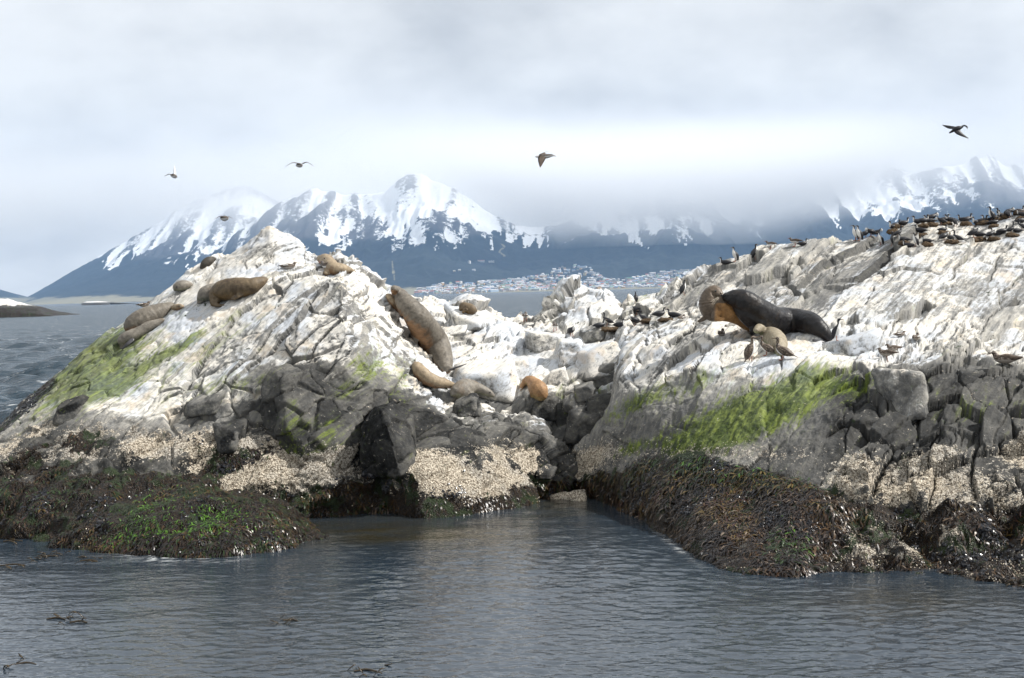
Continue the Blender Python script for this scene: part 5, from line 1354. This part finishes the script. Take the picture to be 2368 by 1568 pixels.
# ---- birds on the wing
def wing_mesh(pts_, chords, thick=0.012):
    """pts: leading-edge line in 3D; chords: trailing offset vectors -> thin closed wing"""
    L = catmull([tuple(p) for p in pts_], 14); C = catmull([tuple(c) for c in chords], 14)
    V = []; F = []
    for i in range(14):
        l = L[i]; c = C[i]; n = np.cross(c, np.gradient(L, axis=0)[i]); n /= np.linalg.norm(n) + 1e-9
        th = thick * (1 - i / 16)
        for t, h in ((0, 0), (0.3, th), (0.7, th * .6), (1, 0), (0.7, -th * .3), (0.3, -th * .6)):
            V.append(l + c * t + n * h)
    for i in range(13):
        for k in range(6):
            F.append((i * 6 + k, i * 6 + (k + 1) % 6, (i + 1) * 6 + (k + 1) % 6, (i + 1) * 6 + k))
    F.append(tuple(range(0, 4)) ); 
    return V, [f for f in F if len(f) == 4]
def flyer(name, label, cat, px, py, D, size, body, wings, kind, wing_mat, beak, rot=0.0):
    c = pt(px, py, D); s = size
    root = empty(name, c); root.rotation_euler = (0, R(rot), 0); tag(root, label, cat, "birds in flight over the islet")
    me = fuse("body", [dict(chain=[(x * s, y * s, z * s, r * s) for x, y, z, r in body], n=24, seg=12)], 0.012, 2)
    n = len(me.vertices); N = np.empty(n * 3, np.float32); me.vertices.foreach_get("normal", N); N = N.reshape(-1, 3)
    P = np.empty(n * 3, np.float32); me.vertices.foreach_get("co", P); P = P.reshape(-1, 3) / s
    fr = np.clip(0.5 - 0.9 * N[:, 2] + (2.0 * (P[:, 0] < -0.14)), 0, 1) if kind != 'shag' else np.zeros(n)
    attr(me, "front", fr); link("body", me, PLUM[kind], root)
    for lead, chord in wings:
        V, F = wing_mesh([np.array(p) * s for p in lead], [np.array(q) * s for q in chord])
        link("wing", mesh_np("wing", V, F), wing_mat, root)
    link("beak", tube_mesh("beak", [(x * s, y * s, z * s, r * s) for x, y, z, r in beak], 5, 6), M_BEAK, root)
    return root
gb = [(-.24,0,.0,.02),(-.14,0,0,.045),(-.02,0,0,.065),(.10,0,.01,.055),(.18,0,.02,.036),(.23,0,.015,.02)]
gk = [(.24,0,.012,.012),(.29,0,0,.006)]
flyer("flying_gull", "dark backed gull banking right with one wing down over the saddle", "gull", 1259, 362, 30, 0.82, gb,
      [([(.06,-.03,.02),(-.02,-.12,-.14),(-.12,-.20,-.30)], [(-.20,0,.02),(-.16,0,.06),(-.02,0,.01)]), ([(.06,.05,.04),(.02,.25,.13),(.12,.45,.17)], [(-.2,0,-.04),(-.14,0,-.04),(-.02,0,0)])], 'gull', M_WINGB, gk, rot=0)
flyer("flying_gull", "gull gliding towards the viewer on long drooping wings above the peak", "gull", 692, 381, 30, 0.9, [(-.08,.10,-.01,.03),(-.02,.05,-.01,.055),(.03,0,-.02,.05),(.06,-.05,-.03,.03)],
      [([(-.02,0,.03),(-.16,-.02,.05),(-.33,-.02,-.04)], [(-.01,.14,0),(-.02,.12,0),(0,.02,0)]), ([(.06,0,.03),(.17,.03,.06),(.34,.08,-.05)], [(.01,.14,0),(.02,.12,0),(0,.02,0)])], 'gull', M_WINGB, [(.07,-.06,-.035,.012),(.08,-.10,-.045,.006)])
flyer("flying_gull", "pale gull with one wing raised straight up at the upper left", "gull", 401, 407, 30, 0.75, [(-.08,.05,.03,.03),(-.02,.02,.01,.06),(.05,0,-.02,.055),(.09,-.03,-.03,.03)],
      [([(-.03,0,.04),(-.13,-.02,.06),(-.27,-.03,-.01)], [(0,.12,-.01),(0,.10,-.01),(0,.02,0)]), ([(.0,.03,.05),(-.01,.06,.16),(.0,.10,.30)], [(.05,.08,0),(.05,.05,0),(.01,.01,0)])], 'gull', M_WHITE, [(.10,-.04,-.035,.012),(.12,-.06,-.04,.006)])
flyer("flying_gull", "grey gull flying low over the summit of the left outcrop", "gull", 517, 504, 30, 1.0, [(-.05,.04,.0,.04),(.0,.02,-.01,.062),(.05,0,-.01,.055),(.09,-.02,-.01,.03)],
      [([(-.02,0,.03),(-.08,-.04,.03),(-.20,-.06,-.03)], [(-.02,.12,0),(-.03,.10,0),(0,.02,0)]), ([(.07,0,.02),(.10,.10,.03),(.15,.22,-.01)], [(-.02,.12,0),(-.02,.1,0),(0,.02,0)])], 'gull', M_WINGB, [(.09,-.03,-.02,.012),(.10,-.05,-.025,.006)])
flyer("flying_shag", "black shag flying with crooked neck at the upper right", "shag", 2212, 299, 30, 0.72, [(-.22,0,-.10,.025),(-.14,0,-.06,.04),(-.05,0,0,.07),(.06,0,.03,.07),(.14,0,.06,.04),(.20,0,.10,.026),(.26,0,.09,.025),(.30,0,.05,.026)],
      [([(.06,-.03,.0),(.12,-.10,-.12),(.30,-.16,-.30)], [(-.18,0,-.03),(-.16,0,-.04),(-.03,0,0)]), ([(.04,.05,.07),(-.14,.2,.13),(-.32,.35,.18)], [(-.14,0,-.06),(-.06,0,-.08),(.0,0,-.02)])], 'shag', M_WING, [(.31,0,.035,.012),(.30,0,.0,.006)])
# ------------------------------------------------------------------ living crust near the water: weed fronds, barnacles, mussels
def frond_material():
    m = NT("seaweed_frond"); t = m.attr("tint").outputs['Vector']
    n = m.noise(m.geo_pos(), 25, 3, 0.6)
    col = m.mix(m.math('MULTIPLY', n, 0.8), t, m.mix(1.0, t, (0.35, 0.35, 0.35), 'MULTIPLY'))
    m.bsdf(col, 0.36, None, 0.5)
    return m.mat
TINT = np.array([(0.016,0.009,0.007),(0.050,0.024,0.010),(0.105,0.055,0.016),(0.150,0.100,0.018),(0.030,0.062,0.012),(0.100,0.250,0.014),(0.10,0.035,0.030),(0.26,0.20,0.15)])
def pick(rng, n, wts, P):
    w = np.clip(wts, 0, None); w = w / w.sum(); return rng.choice(len(P), n, p=w)
def build_fronds():
    rng = np.random.default_rng(77)
    Vs, Ts, Fs = [], [], []; base = 0
    for P, N, weed, barn, px, py, who in SCATTER:
        vis = (N[:, 1] < 0.25) & (px > -120) & (px < 2480) & (P[:, 2] > -0.05)
        cnt_ = dict(A=9000, E=17000, F=9000, B=700)[who]
        patch = sstep(-0.15, 0.2, fbm(P * 1.3, 4, 501))
        w = np.where(vis, np.clip(weed - 0.35, 0, 1) * (0.25 + patch), 0)
        if who == 'E': w *= 0.25 + 0.75 * sstep(1990, 1880, px)
        if w.sum() < 1: continue
        i = pick(rng, cnt_, w, P); p = P[i] + rng.normal(0, 0.012, (cnt_, 3)); n = N[i]
        L = rng.uniform(0.05, 0.15, cnt_) * (1.25 if who == 'E' else 1.0); Wd = L * rng.uniform(0.12, 0.26, cnt_)
        down = np.array([0, 0, -1.0]) - n * (-n[:, 2:3]); down += rng.normal(0, 0.28, (cnt_, 3)); down -= n * (down * n).sum(-1, keepdims=True)
        down /= np.linalg.norm(down, axis=1, keepdims=True) + 1e-6
        side = np.cross(n, down)
        # colour by zone
        X, Y = px[i], py[i]
        mix = 0.5 + 0.55 * (rng.random(cnt_) - 0.5) + 0.75 * fbm(P[i] * 1.4, 4, 511)
        c = np.where(mix < 0.46, 0, np.where(mix < 0.66, 1, np.where(mix < 0.84, 2, np.where(mix < 0.98, 3, 6))))
        if who == 'E':
            gold = sstep(70, 10, np.abs(Y - (1085 + (X - 1700) * 0.05))) * (X < 1960)
            c = np.where(rng.random(cnt_) < 0.65 * gold, np.where(rng.random(cnt_) < 0.6, 3, 4), c)
            g = ell(X, Y, 1560, 1060, 190, 22, -4) + ell(X, Y, 1815, 1262, 40, 30) * 1.2
            c = np.where(rng.random(cnt_) < 0.75 * g, np.where(rng.random(cnt_) < 0.8, 4, 5), c)
            c = np.where((rng.random(cnt_) < 0.06) & (Y > 1120), 7, c)
        if who == 'F':
            g = ell(X, Y, 440, 1195, 110, 26, -4) * 1.4 + ell(X, Y, 330, 1180, 60, 22, 35) + ell(X, Y, 350, 1235, 90, 16, 10) * 0.7
            c = np.where(rng.random(cnt_) < g, np.where(rng.random(cnt_) < 0.75, 5, 4), c)
            g2 = ell(X, Y, 460, 1140, 190, 20) ; c = np.where(rng.random(cnt_) < 0.6 * g2, np.where(rng.random(cnt_) < 0.6, 3, 4), c)
            c = np.where((rng.random(cnt_) < 0.22), 4, c)
        if who == 'A':
            g = ell(X, Y, 150, 1150, 160, 35, 30) * 0.6; c = np.where(rng.random(cnt_) < g, 4, c)
            c = np.where(rng.random(cnt_) < 0.18, 4, c)
        tint = TINT[c.astype(int)] * rng.uniform(0.45, 1.05, (cnt_, 1))
        lift = rng.uniform(0.05, 0.32, (cnt_, 1))
        q0 = p; q1 = p + down * (L * 0.55)[:, None] + n * (L[:, None] * lift); q2 = p + down * L[:, None] + n * (L[:, None] * lift * 0.4)
        s = side * (Wd / 2)[:, None]
        V = np.stack([q0 - s * .4, q0 + s * .4, q1 + s, q1 - s, q2 + s * .5, q2 - s * .5], 1).reshape(-1, 3)
        b = base + np.arange(cnt_)[:, None] * 6
        Fs.append(np.concatenate([b + np.array([0, 1, 2, 3]), b + np.array([3, 2, 4, 5])], 0))
        Vs.append(V); Ts.append(np.repeat(tint, 6, 0)); base += cnt_ * 6
    me = mesh_np("seaweed", np.concatenate(Vs), np.concatenate(Fs)); attr(me, "tint", np.concatenate(Ts))
    o = link("seaweed", me, frond_material()); tag(o, "brown, gold and green seaweed hanging on the shore rocks", None, None, 'stuff')
build_fronds()
def build_shells():
    rng = np.random.default_rng(78)
    for name, label, mat, frac, rmin, rmax, hh in (
        ("barnacles", "cream barnacles crusting the tide zone", plain("barnacle_shell", (0.58, 0.52, 0.42), 0.8, 0.3, 30), 0, 0.007, 0.017, 0.8),
        ("mussels", "blue black mussels packed among the weed", plain("mussel_shell", (0.014, 0.016, 0.022), 0.3, 0.4, 30, 0.6), 1, 0.015, 0.034, 0.7)):
        Vs, Fs = [], []; base = 0
        for P, N, weed, barn, px, py, who in SCATTER:
            vis = (N[:, 1] < 0.3) & (px > -120) & (px < 2480) & (P[:, 2] > 0.0)
            if frac == 0:
                cl = sstep(0.05, 0.35, fbm(P * 1.8, 4, 521))
                w = np.where(vis, np.clip(barn, 0, 1) * (0.15 + cl) + 0.035 * weed * cl, 0); c = dict(A=2000, E=3600, F=60, B=900)[who]
            else:
                w = np.where(vis, weed * sstep(0.1, 0.4, fbm(P * 1.5, 4, 533)), 0); c = dict(A=1800, E=1800, F=400, B=700)[who]
            if w.sum() < 1: continue
            i = pick(rng, c, w, P); n = N[i]; p = P[i] + rng.normal(0, 0.01, (c, 3)); r = rng.uniform(rmin, rmax, c)[:, None]
            t = np.cross(n, rng.normal(0, 1, (c, 3))); t /= np.linalg.norm(t, axis=1, keepdims=True) + 1e-6; b = np.cross(n, t)
            st = 1.0 if frac == 0 else 1.9
            ring = [p + r * (math.cos(a) * t * st + math.sin(a) * b) - n * r * .2 for a in (0.3, 1.87, 3.44, 5.01)]
            ring2 = [p + r * .45 * (math.cos(a) * t * st + math.sin(a) * b) + n * r * hh for a in (0.3, 1.87, 3.44, 5.01)]
            V = np.stack(ring + ring2, 1).reshape(-1, 3); o_ = base + np.arange(c)[:, None] * 8
            Fs.append(np.concatenate([o_ + np.array(f) for f in ((0,1,5,4),(1,2,6,5),(2,3,7,6),(3,0,4,7),(4,5,6,7))], 0)); Vs.append(V); base += c * 8
        me = mesh_np(name, np.concatenate(Vs), np.concatenate(Fs), smooth=False)
        o = link(name, me, mat); tag(o, label, None, None, 'stuff')
build_shells()

# ------------------------------------------------------------------ kelp afloat
M_KELP = plain("floating_kelp_blade", (0.030, 0.019, 0.006), 0.3, 0.5, 14, 0.5)
def kelp(label, px, py, n, spread, seed, up=0.0):
    rng = random.Random(seed); D = water_D(px, py); c = pt(px, py, D); c.z = 0
    root = empty("floating_kelp", c); tag(root, label, "kelp", "kelp afloat in the cove")
    bm = bmesh.new()
    V, F, tri = tube_geo([(-spread * .5, 0, 0.01, .012), (0, 0.05, 0.02, .016), (spread * .5, -.03, 0.01, .012)], 8, 6)
    vs = [bm.verts.new(v) for v in V]
    for f in F + tri: bm.faces.new([vs[i] for i in f])
    me = bpy.data.meshes.new("stem"); bm.to_mesh(me); bm.free(); link("stem", me, M_KELP, root)
    for k in range(n):
        x, y = rng.uniform(-1, 1) * spread, rng.uniform(-1, 1) * spread * 1.3; th = rng.uniform(-.5, .5) + (0 if rng.random() < .5 else math.pi)
        L = rng.uniform(.08, .17); w = L * .2; hz = rng.uniform(.0, .05); tip = rng.uniform(0.0, 0.06) + (up * L if k < 2 else 0)
        d = Vector((math.cos(th), math.sin(th), 0)); s_ = Vector((-d.y, d.x, 0)) * w
        b = Vector((x, y, .012)); pr = [(0, .25, 0), (.35, 1, hz), (.7, .8, hz + tip * .4), (1, .08, tip)]
        VV = []
        for t, ww, h in pr:
            q = b + d * (L * t) + Vector((0, 0, h)); VV += [q - s_ * ww + Vector((0, 0, .004)), q + s_ * ww + Vector((0, 0, .004)), q + s_ * ww - Vector((0, 0, .006)), q - s_ * ww - Vector((0, 0, .006))]
        FF = []
        for j in range(3):
            for e in range(4): FF.append((j * 4 + e, j * 4 + (e + 1) % 4, j * 4 + 4 + (e + 1) % 4, j * 4 + 4 + e))
        FF += [(0, 3, 2, 1), (12, 13, 14, 15)]
        link("blade", mesh_np("blade", [v[:] for v in VV], FF), M_KELP, root)
for a in [("thick clump of brown kelp at the far left edge of the cove", 30, 1252, 9, .42, 1), ("domed clump of kelp off the weedy rock's left end", 112, 1288, 11, .26, 2), ("scatter of kelp blades at the left edge below the domed clump", 30, 1308, 10, .5, 3),
          ("flat kelp blades drifting right of the domed clump", 205, 1298, 7, .34, 4), ("kelp raft with an upright blade in the left of the cove", 182, 1440, 5, .28, 5, .9), ("thin line of drifting kelp beside the upright blade", 130, 1432, 4, .3, 6),
          ("single kelp scrap with small bits in the middle of the cove", 672, 1436, 5, .22, 7, .5), ("long kelp blade lying flat at the lower left", 60, 1537, 4, .3, 8), ("ragged kelp at the bottom edge of the water", 845, 1553, 6, .3, 9, .4),
          ("golden kelp at the right edge under the dark rock", 2348, 1352, 6, .25, 10, .4), ("kelp scraps off the foot of the weedy rock", 240, 1268, 5, .3, 11)]:
    kelp(*a)

# ------------------------------------------------------------------ the town on the far shore
def house_mesh(w, d, h, rh):
    V = [(-w,-d,-3),(w,-d,-3),(w,d,-3),(-w,d,-3),(-w,-d,h),(w,-d,h),(w,d,h),(-w,d,h),(-w*1.08,0,h+rh),(w*1.08,0,h+rh)]
    F4 = [(0,1,5,4),(1,2,6,5),(2,3,7,6),(3,0,4,7)]; R4 = [(4,5,9,8),(6,7,8,9)]; R3 = [(5,6,9),(7,4,8)]
    return V, F4, R4, R3
def build_town():
    rng = random.Random(4)
    tv = BVH_M
    walls = [("white", (0.46, 0.46, 0.45)), ("cream", (0.46, 0.41, 0.33)), ("pale blue", (0.40, 0.50, 0.60)), ("grey", (0.36, 0.37, 0.39)), ("ochre", (0.55, 0.36, 0.16)), ("tan", (0.50, 0.43, 0.36))]
    roofs = [("red", (0.36, 0.09, 0.06)), ("white", (0.55, 0.55, 0.56)), ("dark", (0.07, 0.08, 0.10)), ("blue", (0.14, 0.22, 0.36)), ("green", (0.12, 0.26, 0.18)), ("white", (0.50, 0.51, 0.52))]
    MW = [plain("house_wall_" + n.replace(' ', '_'), c, 0.9, 0.1, 0.1) for n, c in walls]; MR = [plain("house_roof_" + str(i), c, 0.7, 0.1, 0.1) for i, (n, c) in enumerate(roofs)]
    lo = lambda x: float(np.interp(x, [960, 1200, 1500, 1640], [684, 674, 665.5, 661]))
    hi = lambda x: float(np.interp(x, [960, 1000, 1060, 1120, 1180, 1240, 1300, 1330, 1370, 1400, 1440, 1480, 1540, 1600, 1640], [672, 664, 655, 652, 648, 640, 618, 612, 620, 646, 648, 640, 628, 624, 630]))
    spots = []
    tries = 0
    while len(spots) < 1150 and tries < 9000:
        tries += 1
        x = rng.uniform(965, 1635); t = rng.random() ** 1.5; y = lo(x) + (hi(x) - lo(x)) * t - 1
        d = ray(x, y).normalized(); best = None
        for b in tv:
            h = b.ray_cast(CAMP, d, 30000)
            if h[0] is not None and (best is None or h[3] < best[1]): best = (h[0], h[3])
        if best and best[0].z > 0.5: spots.append((best[0], x, y))
    for x, y, w in ((1085, 609, 22), (1112, 606, 30), (1095, 626, 12), (1050, 628, 14), (1062, 626, 16), (1136, 607, 14)):
        d = ray(x, y).normalized(); hs = [b.ray_cast(CAMP, d, 30000) for b in tv]; hs = [h for h in hs if h[0] is not None]
        if hs: spots.insert(0, (min(hs, key=lambda h: h[3])[0], x, y))
    protos = {}
    def proto(iw, ir, big):
        k = (iw, ir, big)
        if k not in protos:
            w, d_, h, rh = ((8, 6, 6, 3), (17, 9, 8, 2.2), (6, 5, 10, 3))[big]
            V, F4, R4, R3 = house_mesh(w, d_, h, rh)
            me = bpy.data.meshes.new("house"); me.from_pydata(V, [], F4 + R4 + R3); me.materials.append(MW[iw]); me.materials.append(MR[ir])
            for p in me.polygons: p.material_index = 0 if p.index < 4 or p.index >= 6 else 1
            protos[k] = me
        return protos[k]
    order = sorted(range(len(spots)), key=lambda i: spots[i][0].y)
    Vs, Fs = [], []; base = 0
    for r, i in enumerate(order):
        p, x, y = spots[i]; iw = rng.choice([0, 0, 0, 1, 2, 3, 4, 5]); ir = rng.choice([0, 1, 1, 1, 2, 3, 4, 5]); big = rng.choices([0, 1, 2], [0.66, 0.2, 0.14])[0]
        sc_ = rng.uniform(0.8, 1.5); rz = rng.uniform(-.5, .5) + (math.pi / 2 if rng.random() < .3 else 0)
        if r < 300:
            o = bpy.data.objects.new("house", proto(iw, ir, big)); COL.objects.link(o); o.location = p; o.rotation_euler = (0, 0, rz); o.scale = (sc_,) * 3
            tag(o, "%s walled house with a %s roof in the far town" % (walls[iw][0], roofs[ir][0]), "house", "houses of the far town")
        else:
            w, d_, h, rh = ((8, 6, 6, 3), (17, 9, 8, 2.2), (6, 5, 10, 3))[big]
            V, F4, R4, R3 = house_mesh(w * sc_, d_ * sc_, h * sc_, rh * sc_); c_, s_ = math.cos(rz), math.sin(rz)
            Vs += [(p.x + c_ * a - s_ * b, p.y + s_ * a + c_ * b, p.z + z) for a, b, z in V]
            Fs += [(tuple(q + base for q in f), ir if f in R4 else len(MR) + iw) for f in F4 + R4 + R3]; base += len(V)
    me = bpy.data.meshes.new("town_houses"); me.from_pydata(Vs, [], [f for f, _ in Fs])
    for mt in MR + MW: me.materials.append(mt)
    me.polygons.foreach_set("material_index", np.array([k for _, k in Fs], np.int32))
    o = link("town_houses", me); tag(o, "the many further small houses of the far town", None, None, 'stuff')
bpy.context.view_layer.update()
_dg = bpy.context.evaluated_depsgraph_get()
BVH_M = [BVHTree.FromObject(o, _dg) for o in COL.objects if o.type == 'MESH' and o.name.startswith("mountain")]
build_town()
